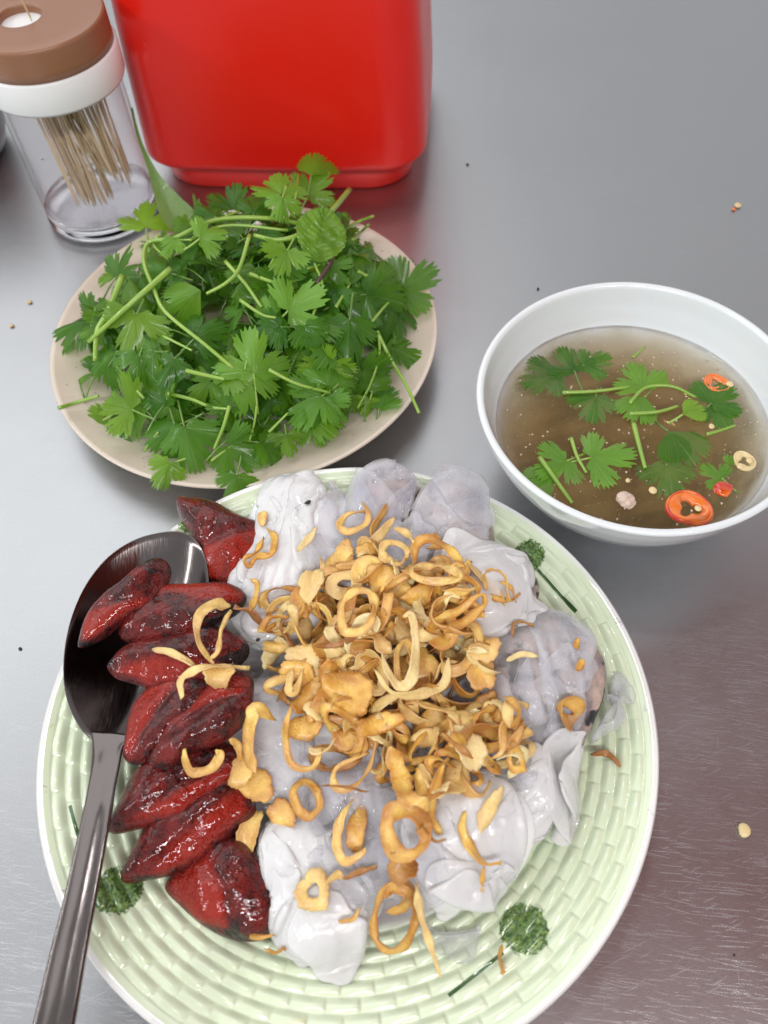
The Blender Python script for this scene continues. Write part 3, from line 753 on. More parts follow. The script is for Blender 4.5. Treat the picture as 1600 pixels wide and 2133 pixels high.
sausage_piece([(372, 1050), (400, 1046), (440, 1050), (490, 1072), (543, 1090), (548, 1130), (536, 1165), (505, 1205), (480, 1222), (452, 1220), (430, 1200), (415, 1150), (392, 1100)], 2.9, 1.9, -70, 41,
              'topmost charred sausage slice with a bright red lower end between spoon and white roll')
sausage_piece([(350, 1840), (400, 1780), (440, 1745), (490, 1738), (530, 1770), (562, 1820), (577, 1875), (560, 1932), (500, 1950), (430, 1925), (385, 1888)], 1.6, 2.0, 200, 49,
              'thick rounded dark red sausage slice lowest on the plate')
sausage_piece([(268, 1823), (300, 1730), (340, 1695), (400, 1675), (455, 1640), (510, 1615), (520, 1680), (475, 1735), (400, 1793), (340, 1818)], 2.3, 1.7, -50, 48,
              'pointed dark red sausage slice just above the lowest one, aiming at the printed flower')
sausage_piece([(233, 1722), (250, 1670), (290, 1610), (350, 1572), (425, 1556), (490, 1560), (498, 1605), (450, 1655), (380, 1695), (300, 1716)], 3.0, 1.6, -60, 47,
              'pointed sausage slice with glossy bright red cut under the triangular shallot ring')
sausage_piece([(258, 1562), (272, 1490), (312, 1430), (380, 1410), (440, 1430), (440, 1480), (380, 1525), (330, 1572), (285, 1584)], 3.75, 1.4, 150, 45,
              'black charred sausage slice with wet highlights beside the spoon neck')
sausage_piece([(318, 1574), (350, 1505), (420, 1447), (480, 1405), (520, 1425), (510, 1490), (465, 1535), (400, 1556), (345, 1590)], 4.1, 1.4, 120, 46,
              'red sausage slice with ridged cut lying on the charred one near the spoon neck')
sausage_piece([(228, 1385), (270, 1348), (330, 1330), (400, 1312), (445, 1308), (495, 1325), (505, 1365), (455, 1402), (400, 1417), (330, 1426), (265, 1415)], 4.0, 1.3, -90, 44,
              'dark blistered sausage slice crossed by two pale shallot strips on the spoon')
sausage_piece([(255, 1312), (290, 1255), (340, 1222), (400, 1216), (460, 1215), (503, 1236), (490, 1268), (430, 1300), (360, 1322), (300, 1332)], 4.25, 1.3, 80, 43,
              'long red sausage slice pointing at the white roll from the spoon')
sausage_piece([(168, 1335), (180, 1288), (215, 1240), (262, 1212), (300, 1178), (336, 1170), (346, 1196), (322, 1240), (262, 1288), (205, 1325)], 4.6, 1.2, -80, 42,
              'sausage slice farthest left, lying inside the spoon bowl with one black blister')

# ------------------------------------------------------------------ fried shallots
shallot = Mat('fried_shallot', (.8, .5, .15), .42, coat=.35, coat_rough=.2, sss=.25, sss_scale=.0025); shallot.set(sss_rad=(1, .55, .2))
def _sh():
    s = shallot; v = s.coord(rnd=True); oi = s.n('ShaderNodeObjectInfo')
    sp = s.n('ShaderNodeSeparateColor'); s.l(oi.outputs['Color'], sp.inputs[0]); brown = sp.outputs[0]
    a = s.noise(v, 160, 3, .6); b = s.noise(v, 420, 2, .5)
    c = s.mix(s.ramp(a, ((.3, 0), (.7, 1))), (.74, .38, .045), (.96, .66, .17))
    c = s.mix(s.ramp(b, ((.6, 0), (.75, .6))), c, (.92, .72, .34))
    an = s.n('ShaderNodeAttribute'); an.attribute_name = 'UVMap'; xy = s.n('ShaderNodeSeparateXYZ'); s.l(an.outputs['Vector'], xy.inputs[0])
    e = s.math('MULTIPLY', s.math('ADD', s.noise(v, 110, 2), s.math('MULTIPLY', xy.outputs[0], .25)), 1.0)
    c = s.mix(s.math('MULTIPLY', s.ramp(e, ((.46, 0), (.74, 1))), .85), c, (.50, .19, .03))
    lo = s.math('MULTIPLY', s.math('SUBTRACT', brown, .5), 2.0, True); hi = s.math('MULTIPLY', s.math('SUBTRACT', .5, brown), 2.0, True)
    c = s.mix(lo, c, s.mix(a, (.16, .05, .015), (.42, .19, .06))); c = s.mix(hi, c, s.mix(a, (.80, .62, .28), (.90, .76, .42)))
    s.color(c); h = s.math('ADD', s.noise(v, 900, 3, .6), s.noise(v, 260, 2)); s.bump(h, .0007, .7)
_sh()
def ribbon(P, wid, closed=False, th=.09, tilt=0.0, tw=0.0, seed=0, taper=True, cup=.25):
    """flat curled ribbon along a 3-D centre line; uv.x marks the rim"""
    P = np.array(P, float); n = len(P); T, S, B = frames(P, closed); r = np.random.RandomState(seed); n3 = Noise3(seed)
    u = np.linspace(0, 1, n); w = np.full(n, wid / 2.) if np.isscalar(wid) else np.interp(u, np.linspace(0, 1, len(wid)), wid) / 2
    w = w * .88
    w = w * (1 + .25 * n3(P * 2.2) + .12 * n3(P * 7)); V = []; uv = []
    if taper and not closed: w = w * np.clip(np.minimum(u, 1 - u) * 7 + .25, 0, 1)
    prof = [(-1, .12, 1), (-.9, .45, .9), (-.45, .5, .3), (0, .5, 0), (.45, .5, .3), (.9, .45, .9), (1, .12, 1), (1, -.12, 1), (.9, -.45, .9), (0, -.5, 0), (-.9, -.45, .9), (-1, -.12, 1)]
    for i in range(n):
        a = tilt + tw * (u[i] - .5) + .35 * n3(P[i:i + 1] * .9 + 3)[0]; s_ = S[i] * math.cos(a) + B[i] * math.sin(a); b_ = -S[i] * math.sin(a) + B[i] * math.cos(a)
        wr = .10 * n3(P[i:i + 1] * 5)[0]; P[i] = P[i] + B[i] * .035 * n3(P[i:i + 1] * 6 + 7)[0]
        for x, h, e in prof: V.append(P[i] + s_ * x * w[i] + b_ * (h * th + cup * w[i] * x * x + wr * x)); uv.append((e, u[i]))
    k = len(prof); F = grid_faces(n, k, wrap_n=closed, wrap_k=True)
    if not closed: F += [tuple(range(k - 1, -1, -1)), tuple((n - 1) * k + j for j in range(k))]
    return np.array(V), F, np.array(uv)
def chip(rx, ry, seed, th=.14, curl=.3, hole=0.0):
    n3 = Noise3(seed, 18); M_ = 40; rs = np.random.RandomState(seed); V = []; uv = []; ks = np.linspace(max(.04, hole), 1, 8)
    ph = rs.uniform(0, 6.28, 4)
    for side in (1, -1):
        for k in (ks if side == 1 else ks[::-1]):
            for j in range(M_):
                a = 2 * math.pi * j / M_; rr = 1 + .10 * math.sin(2 * a + ph[0]) + .09 * math.sin(3 * a + ph[1]) + .05 * math.sin(5 * a + ph[2]) + .04 * math.sin(9 * a + ph[3])
                x, y = rx * rr * k * math.cos(a), ry * rr * k * math.sin(a)
                z = curl * (x * x / rx - .5 * y * y / ry) + .10 * n3(np.array([[x * 2.5, y * 2.5, 0]]))[0] + side * th * .5 * math.sqrt(max(.02, 1 - k ** 4)) * (1 if not hole or k > hole + .01 else .4)
                V.append((x * (1 + .05 * math.sin(17 * a + ph[0]) * k ** 4), y * (1 + .05 * math.sin(23 * a + ph[1]) * k ** 4), z + .11 * k * n3(np.array([[x * 3.1 + 5, y * 3.1, 2.]]))[0])); uv.append((k ** 3, a / 6.28))
    n = 16; F = grid_faces(n, M_, wrap_k=True)
    if hole: F += [(15 * M_ + j, 15 * M_ + (j + 1) % M_, (j + 1) % M_, j) for j in range(M_)]
    else: F += [tuple(range(M_)), tuple(range(15 * M_, 16 * M_))]
    return np.array(V), F, np.array(uv)

SHG = 'fried shallots'
def shallot_obj(V, F, uv, base, label, shade, me=None, group=SHG):
    o = part('fried_shallot', V, F, shallot, None, base, uv=uv) if me is None else obj('fried_shallot', me, None, base)
    o.color = (shade, shade, shade, 1); tag(o, label, 'fried shallot', group); return o

def hero_strip(pts, wpx, shade, label, lift=.18, arch=0.0, seed=0, tilt=.2, tw=.6, th=.10, closed=False, taper=True):
    D = [drop(x, y) for x, y in pts]; zt = np.array([d[2] for d in D])
    zm = np.minimum(zt, np.median(zt) + 1.0)
    P = []
    for i, (x, y) in enumerate(pts):
        k = i / max(1, len(pts) - 1.); z = .5 * zt[i] + .5 * zt.max() + lift + arch * math.sin(math.pi * k) if not closed else .35 * zt[i] + .65 * zt.max() + lift + arch * math.sin(2 * math.pi * k)
        P.append(at(x, y, z))
    P = np.array(P)
    if closed:
        Q = resample(P, max(36, 6 * len(pts))); 
    else: Q = smooth_path(P, max(24, 6 * len(pts)))
    sc = px_scale(Q.mean(0)); wd = wpx / sc if np.isscalar(wpx) else [w / sc for w in wpx]
    V, F, uv = ribbon(Q, wd, closed, th, tilt, tw, seed, taper); b = Q.mean(0)
    o = shallot_obj(V, F, uv, tuple(b), label, shade); return o, V
def ell(cx, cy, rx, ry, rot=0, n=12, wob=.08, seed=1):
    rs = random.Random(seed); out = []
    for i in range(n):
        a = 2 * math.pi * i / n; k = 1 + rs.uniform(-wob, wob); x, y = rx * k * math.cos(a), ry * k * math.sin(a)
        c, s = math.cos(R(rot)), math.sin(R(rot)); out.append((cx + x * c - y * s, cy + x * s + y * c))
    return out

# anonymous pieces: a few dozen shapes dropped over and over into the heap
def loop_pts(rx, ry, n, seed, open_=0.0, curl=0.0):
    rs = random.Random(seed); ph = rs.uniform(0, 6); a0 = rs.uniform(0, 6)
    out = []
    for i in range(n):
        k = i / (n - (1 if open_ else 0)); a = a0 + 2 * math.pi * k * (1 - open_); q = 1 + .12 * math.sin(2 * a + ph)
        out.append((rx * q * math.cos(a), ry * q * math.sin(a), .22 * rx * math.sin(2 * a + ph) + curl * k))
    return out
bank = []
for i in range(44):
    rs = random.Random(100 + i); kind = ('loop', 'arc', 'strip', 'chip', 'arc', 'chip', 'ringchip', 'strip')[i % 8]; 
    if kind == 'loop':
        r = rs.uniform(.38, .75); V, F, uv = ribbon(loop_pts(r, r * rs.uniform(.45, .9), 26, i), rs.uniform(.2, .42), True, .08, rs.uniform(-.6, .9), 0, i)
    elif kind == 'arc':
        r = rs.uniform(.4, .95); V, F, uv = ribbon(loop_pts(r, r * rs.uniform(.4, .8), 22, i, rs.uniform(.25, .6), rs.uniform(-.3, .5)), [rs.uniform(.15, .3), rs.uniform(.28, .5), rs.uniform(.08, .3)], False, .08, rs.uniform(-.7, .9), rs.uniform(-1, 1), i)
    elif kind == 'strip':
        L = rs.uniform(.9, 1.9); P = smooth_path([(-L / 2, 0, 0), (-L / 5, rs.uniform(-.25, .25), .12), (L / 5, rs.uniform(-.25, .25), rs.uniform(-.1, .25)), (L / 2, rs.uniform(-.3, .3), 0)], 20)
        V, F, uv = ribbon(P, [.10, rs.uniform(.25, .5), rs.uniform(.15, .4), .06], False, .08, rs.uniform(-.5, .6), rs.uniform(-1.4, 1.4), i)
    else:
        r = rs.uniform(.35, .6); V, F, uv = chip(r, r * rs.uniform(.55, .9), i, .13, rs.uniform(-.5, .8), .42 if kind == 'ringchip' else 0)
    bank.append((kind, V, mesh('fried_shallot', V, F, shallot, uv=uv), 0))
PRS = random.Random(77)
def scatter(px, py, scale=1.36, shade=None, label=None, tiltmax=32, group=SHG):
    kind, V, me, _ = bank[PRS.randrange(len(bank))]
    p = drop(px, py); rot = Matrix.Rotation(PRS.uniform(0, 6.28), 3, 'Z') @ Matrix.Rotation(R(PRS.gauss(0, tiltmax * .6)), 3, 'X') @ Matrix.Rotation(R(PRS.gauss(0, tiltmax * .6)), 3, 'Y')
    # lean with the surface below
    e = .5; nx = float(hs(p[0] - e, p[1]) - hs(p[0] + e, p[1])) / (2 * e); ny = float(hs(p[0], p[1] - e) - hs(p[0], p[1] + e)) / (2 * e)
    nrm = Vector((nx * .5, ny * .5, 1)).normalized(); lean = Vector((0, 0, 1)).rotation_difference(nrm).to_matrix(); M = np.array(lean @ rot) * scale
    Wv = V @ M.T; low = (hs(p[0] + Wv[:, 0], p[1] + Wv[:, 1]) - Wv[:, 2]); z = np.percentile(low, 82) - .03; z = min(z, p[2] + .6)
    o = obj('fried_shallot', me, None, (p[0], p[1], z)); o.rotation_mode = 'QUATERNION'; o.rotation_quaternion = (lean @ rot).to_quaternion(); o.scale = (scale,) * 3
    sh = shade if shade is not None else min(1, max(0, PRS.gauss(.44, .24))); o.color = (sh, sh, sh, 1)
    h = 'upper' if py < 1290 else 'middle' if py < 1460 else 'lower'; w = 'left' if px < 730 else 'centre' if px < 900 else 'right'
    nm = dict(loop='closed loop of', arc='curled arc of', strip='thin strip of', chip='broad flake of', ringchip='holed slice of')[kind]; tone = 'pale' if sh < .28 else 'golden' if sh < .62 else 'browned'
    tag(o, label or '%s %s fried shallot in the %s %s of the heap' % (tone, nm, h, w), 'fried shallot', group)
    Wv = Wv + [p[0], p[1], z]; Wv[:, 2] -= .05; splat(Wv, 0); return o
HEAPL = 'small golden fried shallot piece tangled in the heap on the rice rolls'
blobs = [(790, 1300, 95, 60, 46), (870, 1200, 75, 42, 22), (700, 1310, 70, 55, 24), (830, 1400, 95, 65, 40), (930, 1270, 60, 50, 20), (640, 1420, 50, 50, 15), (720, 1500, 70, 45, 18),
         (860, 1510, 60, 60, 22), (1010, 1500, 60, 30, 22), (950, 1570, 60, 45, 18), (1050, 1560, 25, 40, 7), (870, 1650, 35, 40, 8), (980, 1390, 40, 50, 10), (600, 1290, 35, 40, 8)]
rb = random.Random(5); todo = [(rb.gauss(x, sx * .8), rb.gauss(y, sy * .8)) for x, y, sx, sy, n in blobs for _ in range(int(n * .82))]
rb.shuffle(todo)
for x, y in todo: scatter(x, y)
print('shallots', len(todo), 'Hmax', H.max())

# larger shallots that can be told apart one by one
def ring_(cx, cy, rx, ry, rot, w, shade, label, **k):
    o, V = hero_strip(ell(cx, cy, rx, ry, rot, 10, .07, int(cx)), w, shade, label, closed=True, seed=int(cx + cy), **k); V = V.copy(); V[:, 2] -= .05; splat(V, 0)
def strip_(pts, w, shade, label, **k):
    o, V = hero_strip(pts, w, shade, label, seed=int(pts[0][0] + pts[0][1]), **k); V = V.copy(); V[:, 2] -= .05; splat(V, 0)
def chip_(px, py, rx, ry, rot, shade, label, seed, hole=0, curl=.3, lift=.25, tilt=12):
    p = drop(px, py); sc = px_scale(p); V, F, uv = chip(rx / sc, ry / sc, seed, .15, curl, hole)
    M = np.array(Matrix.Rotation(R(-rot), 3, 'Z') @ Matrix.Rotation(R(tilt), 3, 'X')); V = V @ M.T + [p[0], p[1], p[2] + lift]
    shallot_obj(V, F, uv, (p[0], p[1], p[2] + lift), label, shade); V = V.copy(); V[:, 2] -= .05; splat(V, 0)
A_ = [.10, .20]
strip_([(575, 1500), (530, 1480), (518, 1560), (532, 1610)], [22, 34, 26, 20], .42, 'broad hooked golden shallot band on the white roll right of the sausage', tw=.2, tilt=.1)
chip_(538, 1640, 34, 36, 10, .45, 'round coiled shallot slice beside the lowest two sausage slices', 301, curl=.1)
chip_(520, 1745, 24, 52, 22, .40, 'long leaf-shaped shallot chip hanging onto the lowest sausage slice', 302, curl=.5)
chip_(590, 1698, 38, 24, 35, .45, 'fan-shaped golden shallot chip with ragged left end on the lower left roll', 303, curl=.3)
ring_(640, 1665, 26, 36, -20, 20, .62, 'brownish triangular shallot ring over the lower left roll', tilt=.3)
strip_([(612, 1460), (595, 1520), (606, 1590), (650, 1600), (672, 1560)], [10, 13, 11, 14], .42, 'thin square-cornered shallot thread on the pale roll below the heap', arch=.3)
chip_(730, 1445, 50, 46, 15, .55, 'large squarish wrinkled shallot chip with brown edge in the heap centre', 304, curl=.25)
chip_(636, 1518, 38, 30, -10, .55, 'square shallot chip with dark brown corners on the left of the heap', 305, curl=.15)
chip_(725, 1548, 30, 28, 0, .66, 'round tan fried shallot end in the lower middle of the heap', 306, curl=.2)
chip_(790, 1512, 46, 24, -15, .52, 'flat oval orange shallot chip showing rings in the lower heap', 307, curl=.3)
strip_([(785, 1545), (770, 1600), (735, 1640), (700, 1640), (702, 1600), (770, 1568)], [10, 20, 20, 18, 14, 9], .4, 'pointed loop of shallot standing above the grey roll', arch=.4)
strip_([(812, 1555), (830, 1610), (850, 1665), (895, 1690)], [44, 46, 44, 30], .45, 'widest golden shallot band running down towards the big brown ring', tilt=.2, tw=.3, lift=.3)
strip_([(735, 1665), (710, 1710), (702, 1760), (718, 1795), (752, 1780), (762, 1765)], [12, 22, 22, 20, 16, 10], .36, 'long golden shallot loop open to the right on the grey roll', tilt=.1, tw=.2, lift=.3)
chip_(745, 1730, 22, 44, 12, .47, 'narrow triangular shallot chip inside the long open loop', 308, curl=.3)
ring_(846, 1735, 40, 48, -20, 34, .60, 'largest thick golden brown shallot ring with an open middle', tilt=.35, lift=.3)
ring_(822, 1910, 40, 74, 12, 26, .64, 'largest oval dark gold shallot ring hanging at the bottom of the roll', tilt=.35, lift=.25)
strip_([(800, 1870), (815, 1850), (850, 1862), (840, 1890), (805, 1900)], 24, .62, 'small folded brown shallot curl lying inside the big oval ring', tilt=.2)
chip_(838, 1812, 34, 30, 60, .8, 'dark tan ribbed shallot piece between the two biggest rings', 309, curl=.5)
strip_([(868, 1840), (876, 1900), (893, 1960), (918, 2036)], [14, 18, 16, 9], .22, 'long thin pale shallot strip reaching down onto the green rim', tilt=.1)
strip_([(716, 1832), (745, 1818), (785, 1805)], [5, 9, 6], .88, 'thin brown shallot thread lying across the white roll', tilt=.4)
chip_(655, 1858, 40, 38, 0, .28, 'pale ring-shaped shallot slice on the bottom white roll', 310, hole=.34, curl=.2)
strip_([(680, 1838), (705, 1822), (712, 1830)], [12, 20, 10], .3, 'short pale shallot tab attached beside the pale ring slice', tilt=.1)
strip_([(705, 1920), (735, 1915), (752, 1890)], [18, 26, 14], .42, 'small hook-shaped shallot chip below the pale ring slice', tilt=.1)
strip_([(968, 1690), (962, 1730), (985, 1775), (1010, 1800), (1045, 1798)], [14, 26, 34, 22, 10], .48, 'spidery shallot piece with holes on the white flap', lift=.2)
strip_([(1008, 1805), (1004, 1835), (1005, 1858)], [10, 14, 8], .62, 'short brown shallot strip pointing down on the square flap', tilt=.2)
chip_(1018, 1690, 50, 16, -58, .22, 'pale narrow leaf-shaped shallot chip on the right white roll', 311, curl=.3)
strip_([(930, 1748), (905, 1752), (880, 1720)], [5, 8, 6], .8, 'crooked brown shallot thread right of the big thick ring', tilt=.2)
chip_(975, 1560, 28, 56, -35, .12, 'translucent pale shallot slice on the lower right of the heap', 312, curl=.2)
strip_([(920, 1530), (960, 1560), (985, 1580)], [8, 12, 8], .75, 'orange brown shallot thread lying over the translucent slice', lift=.3)
chip_(1002, 1408, 27, 40, 0, .42, 'thick oval golden shallot slice on the grey roll right of the heap', 313, curl=.3)
strip_([(975, 1352), (1000, 1345), (1038, 1362)], [12, 18, 9], .35, 'curved shallot strip just above the oval slice right of the heap', tilt=.1)
strip_([(1055, 1376), (1085, 1364), (1122, 1367)], [13, 14, 10], .15, 'flat pale yellow shallot strip on the mushroom-filled roll', tilt=0, tw=.1)
strip_([(1068, 1325), (1070, 1302), (1090, 1296), (1112, 1304)], [7, 10, 7], .85, 'thin brown shallot arc inside the opened end of the right roll', tilt=.1)
strip_([(1012, 1230), (1010, 1196), (1030, 1188), (1052, 1205), (1058, 1255)], 13, .35, 'arched golden shallot loop at the right end of the upper heap', arch=.5)
strip_([(1042, 1212), (1065, 1225), (1075, 1255)], [10, 14, 8], .5, 'small bent shallot strip right of the arched loop', arch=.3)
ring_(905, 1196, 50, 15, 3, 17, .35, 'long flat oval shallot ring at the top right of the heap', tilt=.5)
ring_(822, 1152, 27, 22, 10, 19, .33, 'round golden shallot ring at the top of the heap', tilt=.1)
strip_([(862, 1180), (868, 1135), (900, 1125), (940, 1150), (970, 1185)], [16, 26, 26, 10], .5, 'broad arched shallot strip over the dark gap at the top right of the heap', arch=.4)
strip_([(755, 1045), (768, 1070), (760, 1095), (725, 1108), (708, 1095), (725, 1072), (762, 1066)], [9, 14, 19, 19, 14, 12], .38, 'isolated golden shallot loop with a tail on the upper middle roll', tilt=.1)
strip_([(822, 1078), (790, 1115), (745, 1160)], [10, 26, 16], .25, 'straight pale shallot strip pointing up from the top of the heap', arch=.1, tilt=.1)
strip_([(820, 1100), (845, 1110), (862, 1130)], [10, 14, 14], .3, 'short yellow shallot strip touching the greyish roll above the ring', tilt=.2)
chip_(718, 1158, 22, 28, 0, .38, 'square yellow shallot chip at the upper left of the heap', 314, curl=.3)
strip_([(700, 1180), (740, 1178), (770, 1165)], [16, 22, 14], .42, 'flat shallot strip under the square yellow chip', tilt=.3)
strip_([(660, 1098), (645, 1120), (618, 1150)], [8, 20, 9], .1, 'lone pale yellow shallot strip on the bright white roll', tilt=0)
strip_([(665, 1155), (672, 1180), (668, 1200)], [8, 12, 8], .3, 'tiny curved shallot strip below the lone pale strip', tilt=.1)
ring_(843, 1380, 17, 44, 0, 14, .4, 'narrow shallot ring with a small hole in the heap middle', tilt=.2, lift=.4)
strip_([(840, 1285), (858, 1282), (866, 1340), (858, 1410), (835, 1430), (808, 1400), (795, 1360)], [18, 22, 21, 24, 22, 20, 14], .14, 'long pale J-shaped shallot band on top of the heap', lift=.55, tilt=.1, tw=.1)
strip_([(780, 1395), (820, 1445), (880, 1445), (925, 1425), (935, 1370)], [14, 18, 22, 20, 10], .18, 'long pale curved shallot strip below the J-shaped band', lift=.45, tilt=.3)
chip_(880, 1400, 34, 50, 0, .42, 'smooth golden shallot chip curled beside the pale J-shaped band', 315, curl=.5, lift=.35)
chip_(690, 1370, 30, 18, 0, .2, 'pale cream square shallot chip near the left of the heap', 316, curl=.2)
strip_([(610, 1395), (602, 1435), (615, 1440), (632, 1395)], [14, 20, 18, 10], .3, 'pale leaf-like shallot loop at the left edge of the heap', arch=.3)
strip_([(655, 1345), (700, 1345), (735, 1330), (755, 1318)], [7, 10, 9, 6], .92, 'dark brown shallot thread across the left of the heap', lift=.3)
chip_(650, 1225, 22, 42, 30, .22, 'thin translucent shallot slice at the top left of the heap', 317, curl=.3)
strip_([(575, 1300), (545, 1315), (560, 1290), (600, 1285)], [8, 14, 14, 10], .62, 'small brownish twist of shallot on the left white roll', arch=.2)
chip_(580, 1352, 32, 14, 0, .42, 'smooth rolled shallot piece lying on the left white roll', 318, curl=.4)
strip_([(522, 1208), (535, 1215), (532, 1245), (520, 1270)], [8, 16, 12, 16], .58, 'twisted brown and gold shallot curl on the left roll beside the red tip', tilt=.4)
strip_([(550, 1065), (547, 1085), (549, 1095)], [18, 20, 10], .38, 'small orange shallot dab on the thick white roll', tilt=0)
strip_([(556, 1100), (572, 1120), (565, 1155), (535, 1160), (520, 1180), (510, 1165), (535, 1148), (550, 1120)], [14, 17, 15, 10, 9, 9, 10, 10], .55, 'long looped shallot draped over the topmost sausage slice', arch=.2, lift=.25)
strip_([(480, 1262), (440, 1262), (412, 1290), (415, 1340), (445, 1385)], [24, 28, 24, 18, 16], .3, 'tall arched shallot band standing on the sausage slices', arch=.8, lift=.3)
strip_([(482, 1270), (462, 1310), (455, 1355), (440, 1372)], [8, 12, 14, 12], .35, 'thin right leg of shallot beside the tall arched band', arch=.5, lift=.3)
strip_([(318, 1354), (350, 1358), (385, 1375), (408, 1392)], [13, 17, 17, 13], .22, 'pale shallot strip farthest left across the blistered sausage', lift=.2)
strip_([(380, 1455), (376, 1420), (400, 1400), (450, 1388), (520, 1392)], [15, 18, 18, 20, 12], .25, 'long pale hooked shallot strip crossing from sausage to white roll', lift=.35)
chip_(462, 1412, 30, 26, 0, .33, 'cup-shaped yellow shallot chip where the pale strips meet', 319, curl=.6)
strip_([(384, 1560), (390, 1595), (405, 1610), (440, 1600), (458, 1575), (450, 1562)], [20, 20, 20, 20, 20, 14], .42, 'triangular shallot hook lying on the bright cut sausage slice', tilt=0, tw=0, lift=.22)
strip_([(478, 1540), (495, 1555), (500, 1590)], [14, 20, 13], .4, 'folded shallot strip beside the hooked band at the sausage', lift=.2)
chip_(505, 1610, 26, 34, 20, .4, 'crumpled shallot piece above the round coiled slice', 320, curl=.4)
strip_([(1232, 1572), (1260, 1568), (1280, 1582), (1293, 1598)], [9, 17, 17, 8], .93, 'dark brown shallot curl lying alone on the green rim at the right', tilt=.1)
strip_([(1046, 1968), (1040, 1995), (1048, 2030)], [7, 13, 12], .6, 'small orange brown shallot crumb on the rim beside the lower right flower', tilt=.1)
strip_([(552, 1976), (575, 1985), (592, 1975), (594, 1982)], [8, 13, 8], .72, 'brown shallot crumb at the well edge below the lowest sausage slice', tilt=.1)
strip_([(520, 1950), (545, 1952), (572, 1948)], [5, 8, 6], .66, 'thin shallot thread peeking out under the lowest sausage slice', tilt=.1)
strip_([(1205, 1330), (1200, 1345), (1206, 1352)], [12, 18, 10], .5, 'small amber shallot bit at the outer right edge of the rolls, upper of two', tilt=0)
strip_([(1215, 1375), (1208, 1388), (1200, 1395)], [14, 18, 12], .55, 'small amber shallot bit at the outer right edge of the rolls, lower of two', tilt=0)
strip_([(668, 1636), (720, 1640), (765, 1650)], [4, 6, 4], .9, 'hair-thin brown shallot fibre below the pointed loop', tilt=.1)
strip_([(905, 1290), (950, 1275), (1000, 1240), (1008, 1262), (960, 1300), (925, 1315)], [14, 26, 14, 20, 28, 20], .5, 'large folded orange shallot piece at the right of the upper heap', lift=.4)
ring_(745, 1275, 34, 46, 20, 17, .42, 'big upright shallot ring on the upper left part of the heap', tilt=.6, lift=.35)

# black specks on the rice
speck_m = Mat('black_pepper', (.02, .015, .012), .5)
def bit(px, py, r, m, name, label, cat, seed, flat=.7, z=None, group=None, elong=1.0, res=1, rough=0):
    p = drop(px, py) if z is None else at(px, py, z); n3 = Noise3(seed); V = []; n, k = 10 * res, 12 * res; rs = random.Random(seed); an = rs.uniform(0, 3.1)
    for i in range(n):
        a = math.pi * i / (n - 1)
        for j in range(k):
            b = 2 * math.pi * j / k; q = np.array([math.sin(a) * math.cos(b) * elong, math.sin(a) * math.sin(b), math.cos(a) * flat]); q *= 1 + .16 * n3(q[None] * 2.2)[0] + rough * n3(q[None] * 6.5)[0]
            x, y = q[0] * math.cos(an) - q[1] * math.sin(an), q[0] * math.sin(an) + q[1] * math.cos(an); V.append(p + r * np.array([x, y, q[2]]) + [0, 0, r * flat * .8])
    o = part(name, V, grid_faces(n, k, wrap_k=True), m, None, tuple(p)); tag(o, label, cat, group); return o
bit(641, 1048, .10, speck_m, 'burnt_crumb', 'black burnt speck on top of the thick white roll', 'crumb', 1, elong=1.8)
bit(538, 1334, .09, speck_m, 'burnt_crumb', 'black burnt speck near the lower end of the left white roll', 'crumb', 2)

# ------------------------------------------------------------------ herbs
leaf_m = Mat('coriander_leaf', (.06, .25, .03), .34, coat=.3, coat_rough=.12, spec=.4)
def _lf():
    s = leaf_m; an = s.n('ShaderNodeAttribute'); an.attribute_name = 'UVMap'; sp = s.n('ShaderNodeSeparateXYZ'); s.l(an.outputs['Vector'], sp.inputs[0])
    oi = s.n('ShaderNodeObjectInfo'); cs = s.n('ShaderNodeSeparateColor'); s.l(oi.outputs['Color'], cs.inputs[0])
    lightn = cs.outputs[0]; yel = cs.outputs[1]; v = s.coord(rnd=True)
    a = s.noise(v, 120, 3, .6)
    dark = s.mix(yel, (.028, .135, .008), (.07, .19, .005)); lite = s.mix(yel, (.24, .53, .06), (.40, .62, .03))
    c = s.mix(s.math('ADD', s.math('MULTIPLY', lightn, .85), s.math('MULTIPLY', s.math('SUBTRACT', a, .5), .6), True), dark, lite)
    vein = s.ramp(sp.outputs[1], ((.72, 0), (.98, 1))); c = s.mix(s.math('MULTIPLY', vein, .42), c, (.26, .44, .13))
    geo = s.n('ShaderNodeNewGeometry'); c = s.mix(s.math('MULTIPLY', geo.outputs['Backfacing'], .62), c, (.30, .44, .22)); s.color(c)
    tl = s.n('ShaderNodeBsdfTranslucent'); s.l(s.mix(.55, c, (.32, .72, .02)), tl.inputs[0]); mx = s.n('ShaderNodeMixShader'); mx.inputs[0].default_value = .42
    s.l(s.b.outputs[0], mx.inputs[1]); s.l(tl.outputs[0], mx.inputs[2]); s.l(mx.outputs[0], s.out.inputs['Surface'])
    s.bump(s.math('ADD', s.math('MULTIPLY', sp.outputs[1], -.8), s.noise(v, 300, 3)), .0005, .6)
_lf()
stem_m = Mat('coriander_stem', (.30, .50, .08), .3, coat=.4, coat_rough=.1, sss=.15, sss_scale=.002)
def _st():
    s = stem_m; oi = s.n('ShaderNodeObjectInfo'); cs = s.n('ShaderNodeSeparateColor'); s.l(oi.outputs['Color'], cs.inputs[0])
    v = s.coord(); c = s.mix(s.noise(v, 90, 3), (.16, .34, .035), (.40, .58, .10)); s.color(s.mix(s.math('SUBTRACT', 1.0, cs.outputs[0], True), c, (.07, .17, .03)))
_st()
purple_m = Mat('purple_stem', (.10, .035, .05), .35)

